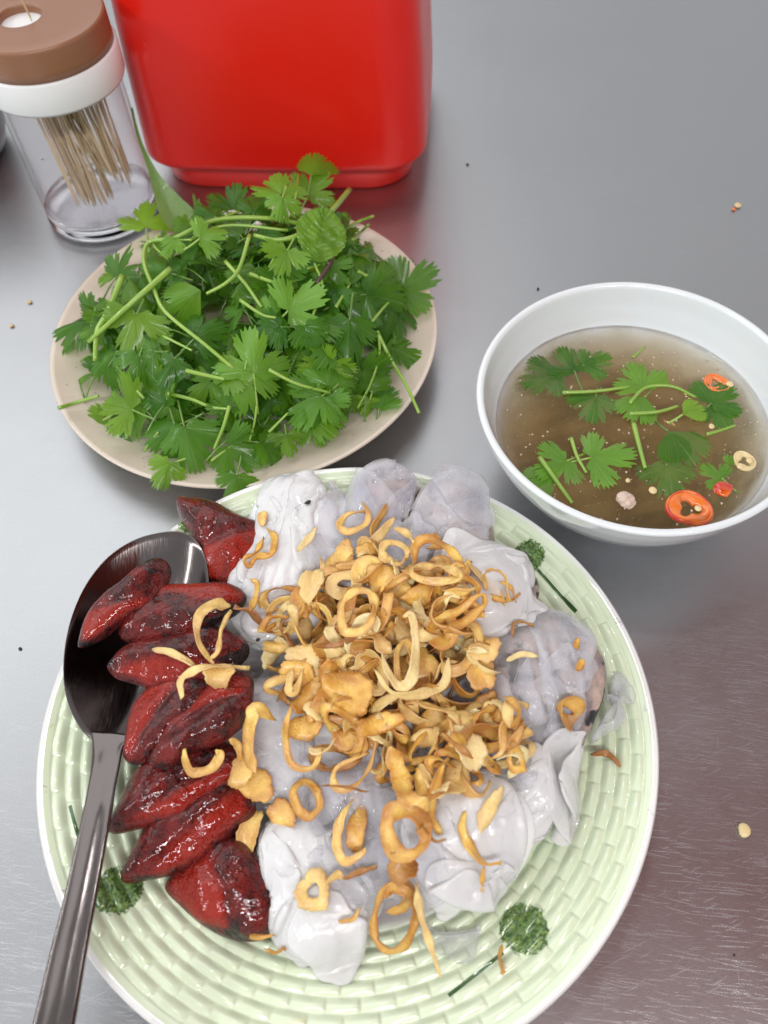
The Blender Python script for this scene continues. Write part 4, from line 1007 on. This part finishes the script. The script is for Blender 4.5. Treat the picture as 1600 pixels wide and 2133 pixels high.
def leaf_geo(seed, curl=.25, ruffle=.12, fold=0.0, leaflets=3, NT=200, NR=6):
    """fan-shaped coriander leaf pointing to +y, petiole at the origin, radius about 1; uv = (radius, vein)"""
    r = np.random.RandomState(seed); n3 = Noise3(seed); V = []; uv = []
    sp_ = 68 + r.uniform(-6, 8); cen = [0] if leaflets == 1 else [-sp_, 0, sp_]; lim = 128 if leaflets == 3 else 62
    siz = [1.0] if leaflets == 1 else [.82 + r.uniform(-.08, .08), 1.0, .82 + r.uniform(-.08, .08)]
    sub = [[0] for _ in cen]; ang = np.linspace(-lim, lim, NT); k1 = r.uniform(.9, 1.1)
    for a in ang:
        i = int(np.argmin([abs(a - c) for c in cen])); d = a - cen[i]; half = 33 if leaflets == 3 else 58
        e = min(1, abs(d) / half); body = siz[i] * (1 - .12 * (d / half) ** 2)
        sinus = 1 - .10 * abs(math.sin(math.pi * (d + 17) / 34.)) ** .5 if False else 1 - .20 * (0.5 + .5 * math.cos(2 * math.pi * (d / 30.))) ** 5 * 0 - .28 * math.exp(-((abs(d) - 14) / 1.9) ** 2)
        edge = 1 - (e ** 7) * (.50 if leaflets == 3 else .35)
        tooth = 1 + .075 * (abs(((a * .155 * k1 + seed * .37) % 1) - .5) * 4 - 1) * (1 + .3 * math.sin(a))
        rad = body * sinus * edge * tooth
        for k in np.linspace(0.02, 1, NR + 1):
            rr = rad * k; x, y = rr * math.sin(R(a)), rr * math.cos(R(a))
            vein = max(math.exp(-(d / (2.2 + 0)) ** 2), .8 * math.exp(-((abs(d) - 26 * (.35 + .65 * k)) / 2.2) ** 2) * (k > .2), .4 * abs(math.sin(a * .5 + 4 * k)) ** 8)
            z = -curl * rr * rr + ruffle * math.sin(3.1 * R(a) + seed) * rr ** 1.5 + .05 * n3(np.array([[x * 3, y * 3, 0]]))[0] * rr + .05 * rr * math.cos(2 * math.pi * d / half * .5) - fold * abs(x) ** 1.3
            if fold: x *= (1 - .25 * abs(fold))
            V.append((x, y, z)); uv.append((k, vein))
    k = NR + 1
    return np.array(V), grid_faces(NT, k), np.array(uv)
LB = []
for i in range(16):
    V, F, uv = leaf_geo(i, NR=7, curl=(.15, .38, .08, .55)[i % 4], ruffle=(.14, .24, .09)[i % 3], fold=(0, 0, .25, 0, -.35)[i % 5], leaflets=3 if i % 8 != 7 else 1)
    LB.append(mesh('leaf', V, F, leaf_m, uv=uv))

FLB = []
for i in range(6):
    V, F, uv = leaf_geo(40 + i, curl=.02, ruffle=.035, leaflets=3 if i % 3 else 1); V[:, 2] *= .6
    FLB.append(mesh('leaf', V, F, leaf_m, uv=uv))
def place(o, p, y_dir, nrm, s, base):
    y = Vector(y_dir).normalized(); n = Vector(nrm).normalized(); x = y.cross(n).normalized(); y = n.cross(x).normalized()
    M = Matrix((x, y, n)).transposed().to_4x4(); o.matrix_local = Matrix.Translation([(p[i] - base[i]) * U for i in range(3)]) @ M @ Matrix.Diagonal((s, s, s, 1))

DCX, DCY, DAX, DAY, DH = -7.5, 35.4, 9.9, 10.0, 6.0             # dome that the heap of herbs fills
def dome(x, y, k=1.0):
    q = ((x - DCX) / (DAX * k)) ** 2 + ((y - DCY) / (DAY * k)) ** 2
    return .5 + DH * k * math.sqrt(max(0, 1 - q)) ** 1.1 if q < 1 else 2.0
def dome_n(x, y):
    e = .3; g = (dome(x - e, y) - dome(x + e, y)) / (2 * e), (dome(x, y - e) - dome(x, y + e)) / (2 * e); return Vector((g[0] * .8, g[1] * .8, 1)).normalized()
def hit_dome(px, py, lift=.15):
    z = 8.0
    while z > .9:
        p = at(px, py, z)
        if p[2] <= dome(p[0], p[1]) + lift: return p
        z -= .04
    return at(px, py, 1.2)
LR = random.Random(21)
def img_dir(p, ang, nn=None):                          # world direction seen at an image angle from a point lying on the plane through it
    t = np.array(p); e = CX * math.cos(R(ang)) + CY * math.sin(R(ang)); d = ray(0, 0) * 0; v = t - CAM
    n = np.array(nn) if nn is not None else np.array(dome_n(t[0], t[1])) if t[0] < 3 and t[1] > 22 else np.array([0, 0, 1.]); e = e - v * float(np.dot(e, n) / np.dot(v, n)); return e / np.linalg.norm(e)
HG = 'coriander sprigs on the cream plate'
def sprig(stem_px, leaves, label, zf, stem_r=.09, light=.6, group=HG, name='coriander_sprig', cat='coriander', sm=None, nlift=.2, tiltr=.35, flat=False):
    """stem_px: pixels along the stem with a lift; leaves: (px, py, size px, image angle, light, yellow[, lift])"""
    P = [zf(x, y, l) for x, y, l in stem_px] if stem_px else []
    base = tuple(P[0]) if P else tuple(zf(leaves[0][0], leaves[0][1], nlift)); t = empty(name, base); tag(t, label, cat, group)
    if P:
        V, F = tube(P, [stem_r * 1.35, stem_r * 1.15, stem_r * .95], 8, max(12, 5 * len(P))); st = part('stem', V, F, sm or stem_m, t, base); st.color = (light, 0, 0, 1)
    for L in leaves:
        x, y, s, a, li, ye = L[:6]; lift = L[6] if len(L) > 6 else nlift; p = zf(x, y, lift); n = Vector((0, 0, 1)) if flat else dome_n(p[0], p[1]) + Vector(CAM - np.array(p)).normalized() * .9
        n = (n + Vector((LR.uniform(-1, 1), LR.uniform(-1, 1), 0)) * (tiltr if not flat else .02)).normalized(); d = img_dir(p, a, n)
        sz = s * (1.12 if not flat else 1.25) / px_scale(p)
        o = obj('leaf', LB[LR.randrange(len(LB))] if not flat else FLB[LR.randrange(6)], t); c = np.array(p) - d * sz * .42; place(o, c, d, n, sz * LR.uniform(.96, 1.06), base); o.color = (li, ye, 0, 1)
        q = np.array(p) - d * sz * .42
        if not stem_px or min(np.linalg.norm(np.array(P)[:, :2] - q[:2], axis=1)) > .5:          # petiole
            e = q - d * sz * LR.uniform(.5, .9) + np.array([0, 0, -.35]); V, F = tube([q, (q + e) / 2 + [0, 0, -.03], e], [.055, .07], 6, 8); pt = part('stem', V, F, sm or stem_m, t, base); pt.color = (li, 0, 0, 1)
zf = lambda x, y, l: hit_dome(x, y, l)
# inner filling of the heap
idx = 0
for shell, n in ((.55, 22), (.78, 52), (.97, 72)):
    for i in range(n):
        a = LR.uniform(0, 6.283); q = math.sqrt(LR.uniform(0, 1)) * .97; x, y = DCX + DAX * shell * q * math.cos(a), DCY + DAY * shell * q * math.sin(a)
        z = dome(x, y, shell) - .1; base = (x, y, z); t = empty('coriander_sprig', base)
        m = LR.choice((1, 2, 2)); tag(t, '%s coriander sprig %s the %s %s of the green heap' % ('single-leaved' if m == 1 else 'two-leaved', 'buried deep in' if shell < .9 else 'near the surface in', 'back' if y > DCY + 2.6 else 'front' if y < DCY - 2.6 else 'middle', 'left' if x < DCX - 2.6 else 'right' if x > DCX + 2.6 else 'centre'), 'coriander', HG); n0 = dome_n(x, y); 
        for j in range(m):
            b = LR.uniform(0, 6.283); d = np.array([math.cos(b), math.sin(b), LR.uniform(-.4, .1)]); sz = LR.uniform(1.4, 2.2)
            c = np.array(base) + np.array([LR.uniform(-.8, .8), LR.uniform(-.8, .8), LR.uniform(-.2, .2)])
            o = obj('leaf', LB[LR.randrange(len(LB))], t); place(o, c, d, n0 + Vector((LR.uniform(-1, 1), LR.uniform(-1, 1), 0)) * .85, sz, base)
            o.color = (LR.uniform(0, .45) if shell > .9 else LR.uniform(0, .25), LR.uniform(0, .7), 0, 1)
            e = c - d * LR.uniform(.8, 2.0); e[2] -= 1.1; V, F = tube([c, (c + e) / 2 + [0, 0, .12], e], [.04, .06], 6, 8); s_ = part('stem', V, F, stem_m, t, base); s_.color = (LR.uniform(0, .5), 0, 0, 1)
# sprigs that can be told apart
hero = [
 ([(355, 560, .9), (270, 635, 1.2), (185, 712, 1.0)], [(320, 560, 62, 170, .35, .1)], 'coriander sprig whose thick pale cut stalk slants down at the upper left of the heap', .125),
 ([(255, 575, .8), (225, 650, .9), (203, 690, .8), (198, 752, .7)], [(235, 560, 55, 110, .4, .6)], 'coriander sprig with a fat pale stalk pointing straight down at the left edge', .14),
 ([(728, 395, 3.2), (690, 440, 2.2), (640, 482, 1.4), (580, 500, 1.1), (530, 490, .9)], [], 'bare bright green coriander stalk sweeping up to the right at the back of the heap', .12),
 ([(640, 470, .4), (560, 455, .7), (450, 458, .9), (365, 495, .9), (310, 505, 1.0), (300, 545, .9), (320, 600, .8), (345, 650, .7), (420, 712, .7), (487, 768, .6)],
     [(525, 738, 82, 95, .78, .2, .75), (505, 805, 78, 262, .75, .2, .7), (275, 690, 76, 255, .5, .75, .5)], 'longest coriander sprig with its curving stalk crossing the whole heap', .10),
 ([(520, 490, 1.3), (498, 560, 1.0), (470, 590, .9), (430, 612, .8)], [(385, 620, 78, 205, .55, .3, .75)], 'coriander sprig with a pale fan leaf pointing left below the arching stalk', .085),
 ([(500, 625, .5), (545, 655, .6), (575, 662, .7)], [(632, 625, 80, 35, .85, .1, .9), (560, 640, 48, 120, .7, .1, .7)], 'coriander sprig showing pale folded leaf undersides at the heap centre', .07),
 ([(560, 770, .7), (620, 800, .7), (688, 818, .8)], [(690, 770, 74, 80, .55, .05, .7), (645, 850, 74, 225, .5, .05, .6), (690, 862, 60, 300, .45, .05, .6)], 'coriander sprig with a large flat three-part leaf at the lower right', .075),
 ([(388, 772, .5), (430, 782, .5), (468, 790, .6)], [(420, 810, 50, 220, .3, .5)], 'coriander sprig with a short stalk lying level below the centre left', .09),
 ([(350, 820, .4), (400, 832, .4), (440, 848, .4), (480, 852, .4)], [(340, 850, 50, 190, .35, .3)], 'coriander sprig with a curved stalk near the front of the heap', .075),
 ([(478, 845, .8), (465, 890, .7), (446, 935, .6)], [(470, 830, 48, 100, .2, .4)], 'coriander sprig with a short bright cut stalk pointing down at the front', .075),
 ([(122, 850, .9), (160, 838, .5), (205, 825, .3)], [(245, 845, 74, 165, .55, .7, .5)], 'coriander sprig with its cut stalk poking out over the left rim', .085),
 ([(785, 690, .3), (815, 750, .7), (845, 800, 1.2), (873, 860, 1.7)], [], 'thin coriander stalk leaning out over the right rim', .085),
 ([(788, 690, .3), (790, 740, .3), (772, 800, .3), (745, 850, .3)], [(800, 825, 58, 70, .25, .1, .3), (768, 848, 34, 260, .8, .5, .5)], 'coriander sprig on the bare right part of the cream plate', .06),
 ([(760, 690, .4), (800, 640, .5), (830, 610, .7)], [(868, 588, 80, 35, .15, .35, 1.0), (800, 620, 84, 350, .12, .2, .7), (845, 650, 70, 330, .1, .1, .6)], 'big dark coriander sprig reaching out over the right rim', .07),
 ([(700, 640, .4), (730, 590, .5)], [(745, 610, 62, 20, .1, .2), (830, 575, 56, 100, .15, .5), (770, 560, 46, 90, .3, .5)], 'dark coriander sprig standing up near the purple stalk', .07),
 ([(640, 700, .3), (700, 690, .4)], [(725, 705, 80, 265, .18, .1, .5), (650, 705, 62, 300, .25, .0, .5)], 'dark broad coriander sprig just above the large three-part leaf', .07),
 ([(560, 455, .5), (600, 420, 1.5), (620, 370, 2.2)], [(580, 385, 62, 105, .85, .3, 2.2), (585, 430, 44, 260, .8, .2, 1.6)], 'upright pale coriander sprig with water drops at the top of the heap', .06),
 ([(622, 362, 2.6), (618, 400, 2.0), (605, 450, 1.0)], [(655, 340, 64, 75, .45, .7, 3.0), (658, 385, 56, 55, .65, .2, 2.2)], 'tallest coriander sprig, its leaves against the red box', .06),
 ([(330, 490, 1.0), (320, 510, .8), (350, 540, .6)], [(302, 448, 62, 95, .85, .6, 1.4)], 'light yellow-green coriander leaf standing beside the toothpick jar', .06),
 ([(400, 500, .8), (370, 500, .8)], [(440, 488, 52, 20, .85, .2, 1.1), (352, 512, 40, 230, .8, .2, 1.1)], 'coriander sprig with folded pale leaf edge at the back left', .05),
 ([(470, 450, .5), (500, 440, .5)], [(490, 415, 60, 80, .15, .0, 1.0), (540, 425, 50, 60, .12, .1, 1.0), (430, 440, 42, 150, .1, .1, .8)], 'smooth dark coriander sprig at the back of the heap below the red box', .06),
 ([(560, 560, .3), (580, 520, .8)], [(590, 545, 60, 250, .75, .4, .9)], 'coriander leaf with its pale underside turned up beside the crinkled mint', .07),
 ([(300, 940, .3), (330, 900, .4)], [(345, 905, 76, 215, .35, .0, .4), (395, 930, 88, 285, .4, .0, .5)], 'bluish green coriander sprig with a water drop at the front left', .06),
 ([(300, 830, .3), (240, 760, .4)], [(215, 752, 66, 215, .4, .1, .4), (285, 770, 62, 260, .35, .1, .5), (300, 740, 50, 200, .3, .2, .5)], 'coriander sprig with scalloped leaves at the left edge', .06),
 ([(440, 960, .3), (480, 930, .3)], [(505, 945, 74, 330, .35, .2, .5), (490, 1015, 56, 262, .25, .4, .5)], 'coriander sprig hanging over the front rim above the thick white roll', .06),
 ([(400, 950, .3), (360, 965, .4)], [(342, 985, 52, 240, .5, .6, .6)], 'coriander leaf drooping over the front rim of the cream plate', .06),
 ([(240, 860, .3), (215, 875, .3)], [(200, 882, 48, 200, .4, .9, .3)], 'small coriander leaf hanging at the lower left of the heap', .05),
 ([(560, 900, .2), (600, 860, .3)], [(600, 925, 44, 280, .4, .6, .3), (665, 905, 42, 290, .4, .5, .3), (560, 940, 44, 300, .2, .3, .2)], 'small coriander sprig lying on the bare front of the cream plate', .06),
 ([(535, 845, .6), (530, 880, .3), (520, 918, .2)], [], 'thin dark coriander stalk standing in the gap at the front of the heap', .05),
 ([(340, 700, .2), (400, 730, .4)], [(430, 690, 60, 30, .1, .2, .5), (350, 770, 56, 240, .15, .2, .5), (560, 690, 56, 200, .08, .1, .4)], 'very dark coriander sprig below the curving stalk', .06),
 ([(640, 560, .4), (690, 545, .5)], [(700, 575, 52, 300, .2, .4, .6), (750, 540, 48, 40, .3, .6, .9)], 'coriander sprig behind the purple stalk with small toothed leaves', .06),
 ([(200, 640, .3), (190, 680, .4)], [(190, 690, 46, 200, .3, .5, .5), (215, 655, 46, 140, .2, .5, .5)], 'coriander sprig curled at the far left of the heap', .06),
]
for stem, lv, lab, r_ in hero: sprig(stem, lv, lab, zf, r_, .9)
# crinkled mint leaf
def broad_leaf(L, wid, seed, crinkle, fold, n=44, k=25):
    n3 = Noise3(seed, 20); V = []; uv = []
    for i in range(n):
        u = i / (n - 1.); w = wid * math.sin(math.pi * min(1, u * .93 + .03)) ** .75 * (1 + .05 * abs(math.sin(u * 34)))
        for j in range(k):
            t = 2 * j / (k - 1.) - 1; x, y = t * w, u * L; side = abs(math.sin((u * 9 - abs(t) * 2.2) * math.pi)) 
            z = fold * abs(t) ** 1.2 * w + crinkle * (n3(np.array([[x * 6, y * 6, 0]]))[0] * .5 + side * .8 * (1 - abs(t) ** 4)) - .10 * (u - .4) ** 2 * L
            V.append((x, y, z)); uv.append((abs(t), max(math.exp(-(t / .06) ** 2), (1 - side) ** 5)))
    return np.array(V), [tuple(reversed(f)) for f in grid_faces(n, k)], np.array(uv)
def mint():
    p = hit_dome(655, 560, .9); t = empty('mint_leaf', tuple(p)); tag(t, 'round crinkled bright green mint leaf at the back right of the heap', 'mint leaf')
    V, F, uv = broad_leaf(3.1, 1.35, 3, .16, .1); o = obj('leaf', mesh('leaf', V, F, leaf_m, uv=uv), t)
    place(o, hit_dome(655, 545, .9), img_dir(p, 82), dome_n(p[0], p[1]) + Vector((.1, -.5, 0)), 1.0, tuple(p)); o.color = (.55, .5, 0, 1)
    V, F = tube([hit_dome(655, 548, .9), hit_dome(672, 600, .5), hit_dome(650, 660, .1)], [.07, .08], 6, 12); part('stem', V, F, stem_m, t, tuple(p))
mint()
def purple():
    P = [hit_dome(714, 462, 1.2), hit_dome(708, 500, 1.0), hit_dome(690, 545, .9), hit_dome(660, 590, .7)]; b = tuple(P[0]); t = empty('basil_sprig', b); tag(t, 'purple basil stalk with two grey-green leaves at the back right of the heap', 'basil')
    V, F = tube(P, [.08, .10, .10], 8, 20); part('stem', V, F, purple_m, t, b)
    for (x, y, a, s, li) in ((735, 520, 280, 1.0, .35), (700, 480, 70, .8, .2)):
        V, F, uv = broad_leaf(2.6, .62, int(x), .04, .5); o = obj('leaf', mesh('leaf', V, F, leaf_m, uv=uv), t); p = hit_dome(x, y, .8); place(o, p, img_dir(p, a), dome_n(p[0], p[1]) + Vector((.5, -.2, 0)), s, b); o.color = (li, .1, 0, 1)
purple()
for P_, lab in (([(700, 490, .7), (740, 465, 1.3), (778, 450, 1.8)], 'short pale coriander stalk end above the purple stalk'), ([(735, 500, .6), (750, 485, .9), (768, 468, 1.4)], 'stubby green coriander stalk end beside the purple stalk'),
                ([(745, 565, .6), (765, 575, .6), (788, 582, .6)], 'short pale coriander stalk tip right of the purple stalk'), ([(520, 570, .5), (560, 585, .5), (580, 590, .5)], 'short pale coriander stalk piece in the dark middle of the heap'),
                ([(470, 545, .5), (510, 590, .5), (545, 640, .5)], 'thin whitish coriander stalk in the dark middle of the heap'), ([(385, 505, .4), (470, 470, .5), (600, 480, .5)], 'coriander stalk lying level at the back of the heap')):
    sprig(P_, [], lab, zf, .085, .9)
def long_leaf():                              # folded lance-shaped leaf standing up at the back left
    cl = [(275, 226, 6.6, 10, .2), (290, 290, 6.0, 12, .25), (318, 360, 5.3, 22, .5), (345, 415, 4.6, 46, .8), (372, 458, 4.0, 62, 1.0), (405, 492, 3.4, 56, 1.0), (430, 520, 3.0, 18, .6)]
    C = smooth_path(np.array([[*at(x, y, z), w / px_scale(at(x, y, z)), o_] for x, y, z, w, o_ in cl]), 50); P = C[:, :3]; T, S, B = frames(P); V = []; uv = []; k = 13
    for i in range(50):
        for j in range(k):
            t = 2 * j / (k - 1.) - 1; w = C[i, 3] * .55; op = C[i, 4]
            V.append(P[i] + S[i] * t * w * (.35 + .65 * op) + B[i] * (abs(t) * w * (1.0 - .55 * op) + .02 * math.sin(i * 1.3) * abs(t))); uv.append((abs(t), max(math.exp(-(t / .08) ** 2), abs(math.sin(i * .55 - abs(t) * 2)) ** 14)))
    b = tuple(P[-1]); o = part('folded_leaf', V, grid_faces(50, k), leaf_m, None, b, uv=np.array(uv)); o.color = (.35, .5, 0, 1)
    tag(o, 'long narrow folded leaf standing upright between the toothpick jar and the red box', 'herb leaf')
long_leaf()

# ------------------------------------------------------------------ things floating in the broth
zb = lambda x, y, l: at(x, y, BRZ - .02 + l)
BG = 'coriander floating in the broth'
def bs(stem, lv, lab, r_=.075): sprig([(x, y, l) for x, y, l in stem], [(a, b, s * .52, an, li, ye, lf) for a, b, s, an, li, ye, lf in lv], lab, zb, r_, .8, BG, flat=True, tiltr=.05)
bs([(1172, 818, .10), (1240, 815, .14), (1312, 806, .1)], [(1130, 790, 118, 200, .12, .1, .02), (1185, 752, 100, 120, .15, .1, .03), (1240, 752, 92, 20, .3, .1, .05)], 'dark coriander sprig afloat at the far left of the broth with a thick stalk')
bs([(1312, 840, .06), (1345, 808, .1), (1400, 805, .12), (1450, 828, .06)], [(1330, 785, 112, 120, .75, .1, .08), (1330, 846, 112, 235, .72, .1, .08), (1238, 848, 112, 260, .2, .1, .03)], 'pale coriander sprig with spread leaves afloat in the middle of the broth')
bs([(1312, 862, .12), (1370, 858, .16), (1412, 846, .16)], [(1442, 856, 80, 20, .85, .5, .22), (1500, 825, 108, 40, .2, .0, .08), (1500, 868, 90, 300, .2, .0, .05)], 'coriander sprig with one small bright leaf at the right side of the broth')
bs([(1320, 882, .12), (1332, 930, .12), (1344, 975, .1)], [(1415, 925, 140, 310, .15, .3, .04), (1395, 1000, 130, 280, .12, .6, .01)], 'dark green coriander sprig half under water at the lower right of the broth', .10)
bs([(1190, 912, .16), (1202, 950, .14), (1222, 985, .1)], [(1270, 950, 140, 5, .85, .0, .08), (1155, 975, 120, 210, .8, .0, .07)], 'pale coriander sprig with a toothed leaf near the front of the broth')
bs([(1124, 952, .3), (1158, 1000, .25), (1192, 1048, .12)], [(1130, 1000, 100, 200, .6, .0, .03)], 'coriander sprig with a straight stalk leaning on the near wall of the bowl', .09)
bs([(1472, 905, .1), (1500, 897, .12), (1532, 886, .14)], [(1485, 985, 78, 150, .6, .1, .03), (1520, 960, 40, 60, .6, .1, .03)], 'coriander sprig with a short stalk near the right wall of the bowl', .065)
bs([(1318, 745, .08), (1330, 735, .08), (1343, 722, .08)], [], 'tiny coriander stalk end afloat at the far side of the broth', .06)
chili_m = Mat('red_chilli', (.55, .03, .008), .15, coat=.8)
chili_m.color(chili_m.mix(chili_m.ramp(chili_m.noise(chili_m.coord(), 110, 2), ((.4, 0), (.65, 1))), (.50, .022, .006), (.75, .16, .015)))
chili_o = Mat('orange_chilli', (.75, .18, .03), .2, coat=.8)
seed_m = Mat('chilli_seed', (.72, .56, .30), .4, coat=.3)
seed_m.color(seed_m.mix(seed_m.noise(seed_m.coord(), 200, 2), (.60, .42, .16), (.80, .68, .42)))
fat_m = Mat('minced_meat', (.62, .47, .38), .35, coat=.5); fat_m.bump(fat_m.noise(fat_m.coord(), 500, 3), .0012, .9)
def chili(px, py, r, label, m, seeds=1, tilt=0):
    p = at(px, py, BRZ - .05); s = r / px_scale(p); t = empty('chilli_slice', tuple(p)); tag(t, label, 'chilli slice')
    def torus(R0, r0, flat, nz):
        n3 = Noise3(int(px)); V = []
        for i in range(36):
            a = 2 * math.pi * i / 36; k = 1 + .09 * math.sin(2 * a + px) + .05 * math.sin(3 * a + r0 * 40)
            for j in range(10):
                b = 2 * math.pi * j / 10; q = R0 * k + r0 * math.cos(b); V.append(p + np.array([q * math.cos(a), q * math.sin(a), r0 * flat * math.sin(b) + nz + tilt * math.sin(a)]))
        return V, grid_faces(36, 10, True, True)
    V, F = torus(s * .90, s * .10, 1.5, .05); part('skin', V, F, m, t, tuple(p))
    n3 = Noise3(int(px) + 1); V = []; prof = [(.93, .10), (.80, .17), (.66, .15), (.50, .12), (.40, .04), (.36, -.08), (.5, -.12), (.93, -.10)]
    for i in range(48):
        a = 2 * math.pi * i / 48; ho = 1 + .09 * math.sin(2 * a + px)
        for kk, zz in prof:
            w = kk * ho * (1 + (.30 * math.sin(3 * a + px) if kk < .6 else 0)); V.append(p + np.array([s * w * math.cos(a), s * w * math.sin(a), zz * s + tilt * math.sin(a)]))
    V = np.array(V); V[:, 2] += .03 * n3(V * 7); part('flesh', V, grid_faces(48, len(prof), True, True), seed_m if m is seed_m else chili_o, t, tuple(p))
    for i in range(seeds):
        q = p + np.array([s * (.35 - .5 * i), -s * .1 + s * .3 * i, .14]); V, F = lathe([(.01, -.05), (.14, -.02), (.17, .03), (.1, .07), (.01, .08)], q[0], q[1], 12); V = [(x, y, z + q[2]) for x, y, z in V]; part('seed', V, F, seed_m, t, tuple(p))
chili(1435, 1060, 46, 'bright red chilli ring with a pale seed in the broth at the near wall', chili_m)
chili(1492, 800, 26, 'orange chilli ring half hidden behind dark leaves at the far right of the broth', chili_o, 0)
chili(1550, 962, 24, 'thin yellowish chilli ring pressed against the right wall of the bowl', seed_m, 1)
bit(1503, 1022, .42, chili_m, 'chilli_piece', 'dark red chilli piece above the bright red ring in the broth', 'chilli piece', 21, .35, BRZ - .1, elong=1.3, res=2, rough=.08)
bit(1304, 1045, .42, fat_m, 'minced_meat', 'pale lump of minced meat in the broth left of the chilli ring', 'minced meat', 22, .6, BRZ - .15, res=3, rough=.10)
bit(1360, 1024, .20, seed_m, 'chilli_seed', 'chilli seed in the broth just right of the minced meat lump', 'chilli seed', 23, .5, BRZ)
bit(1308, 1002, .12, seed_m, 'chilli_seed', 'small chilli seed in the broth just above the minced meat lump', 'chilli seed', 24, .5, BRZ)
bit(1482, 890, .17, seed_m, 'chilli_seed', 'chilli seed in the broth beside the short stalk at the right', 'chilli seed', 25, .5, BRZ)
bit(1520, 803, .20, seed_m, 'chilli_seed', 'chilli seed beside the orange chilli ring at the far right of the broth', 'chilli seed', 26, .5, BRZ)
bit(1541, 972, .17, seed_m, 'chilli_seed', 'chilli seed beside the yellowish chilli ring at the right wall', 'chilli seed', 27, .5, BRZ)
bub_m = thin_clear('bubble_film', (.97, .95, .9), 5, 1.33)
def bubbles():
    rs = random.Random(8); V = []; F = []; spots = [(1100, 800), (1110, 860), (1085, 900), (1175, 850), (1190, 870), (1210, 900), (1540, 880), (1560, 900), (1550, 930), (1530, 1000), (1500, 960), (1470, 1010), (1250, 1075), (1300, 1085), (1130, 930), (1180, 920), (1350, 1010), (1480, 1040), (1380, 745), (1420, 780)]
    for sx, sy in spots * 5:
        p = at(sx + rs.gauss(0, 14), sy + rs.gauss(0, 12), BRZ); r = rs.uniform(.03, .11)
        if math.hypot(p[0] - OX, p[1] - OY) > 6.3: continue
        o = len(V)
        for i in range(4):
            a = math.pi / 2 * i / 3.3
            for j in range(10): b = 2 * math.pi * j / 10; V.append((p[0] + r * math.cos(a) * math.cos(b), p[1] + r * math.cos(a) * math.sin(b), BRZ + r * math.sin(a) * .8))
        F += grid_faces(4, 10, wrap_k=True, off=o) + [tuple(o + 30 + j for j in range(10))]
    o = part('broth_bubbles', V, F, bub_m, None, (OX, OY, BRZ)); tag(o, 'tiny bubbles scattered over the surface of the brown broth', 'bubbles', kind='stuff')
bubbles()

def fat_specks():
    rs = random.Random(12); V = []; F = []
    for i in range(420):
        a, q = rs.uniform(0, 6.283), 6.25 * math.sqrt(rs.random()); x, y = OX + q * math.cos(a), OY + q * math.sin(a); r = rs.choice((.02, .03, .03, .05, .09)); z = BRZ - rs.uniform(0, .10) - (.02 if r < .05 else 0); o = len(V)
        V += [(x + r, y, z), (x - r * .7, y + r * .8, z), (x - r * .6, y - r, z), (x, y, z + r * .6), (x, y, z - r * .6)]
        F += [(o, o + 1, o + 3), (o + 1, o + 2, o + 3), (o + 2, o, o + 3), (o + 1, o, o + 4), (o + 2, o + 1, o + 4), (o, o + 2, o + 4)]
    tag(part('fat_specks', V, F, fat_m, None, (OX, OY, BRZ)), 'pale specks of fat and garlic drifting just under the broth surface', 'specks', kind='stuff')
fat_specks()

# ------------------------------------------------------------------ crumbs on the table
crumb_m = Mat('crumb', (.62, .45, .22), .5)
for (x, y, r, m, lab, cat, nm) in ((1549, 1732, .30, seed_m, 'pale chilli seed lying alone on the reddish steel at the lower right', 'chilli seed', 'chilli_seed'), (1536, 430, .24, seed_m, 'chilli seed with an orange edge on the steel at the upper right', 'chilli seed', 'chilli_seed'),
        (1528, 437, .14, chili_o, 'orange chilli crumb touching the seed at the upper right', 'crumb', 'chilli_crumb'), (62, 630, .16, crumb_m, 'upper of two tan crumbs on the steel left of the herb plate', 'crumb', 'food_crumb'),
        (25, 680, .14, crumb_m, 'lower of two tan crumbs on the steel left of the herb plate', 'crumb', 'food_crumb'), (42, 1352, .08, speck_m, 'tiny dark crumb on the steel left of the spoon', 'crumb', 'food_crumb'),
        (88, 330, .10, white_plastic, 'tiny white crumb on the steel in front of the toothpick jar', 'crumb', 'food_crumb'), (974, 343, .10, speck_m, 'tiny dark crumb on the steel right of the red box', 'crumb', 'food_crumb'),
        (1530, 1990, .05, speck_m, 'tiny black crumb on the steel at the lower right corner', 'crumb', 'food_crumb'), (1121, 602, .09, speck_m, 'tiny dark crumb on the steel behind the white bowl', 'crumb', 'food_crumb')):
    bit(x, y, r, m, nm, lab, cat, int(x + y), .45, 0.02)
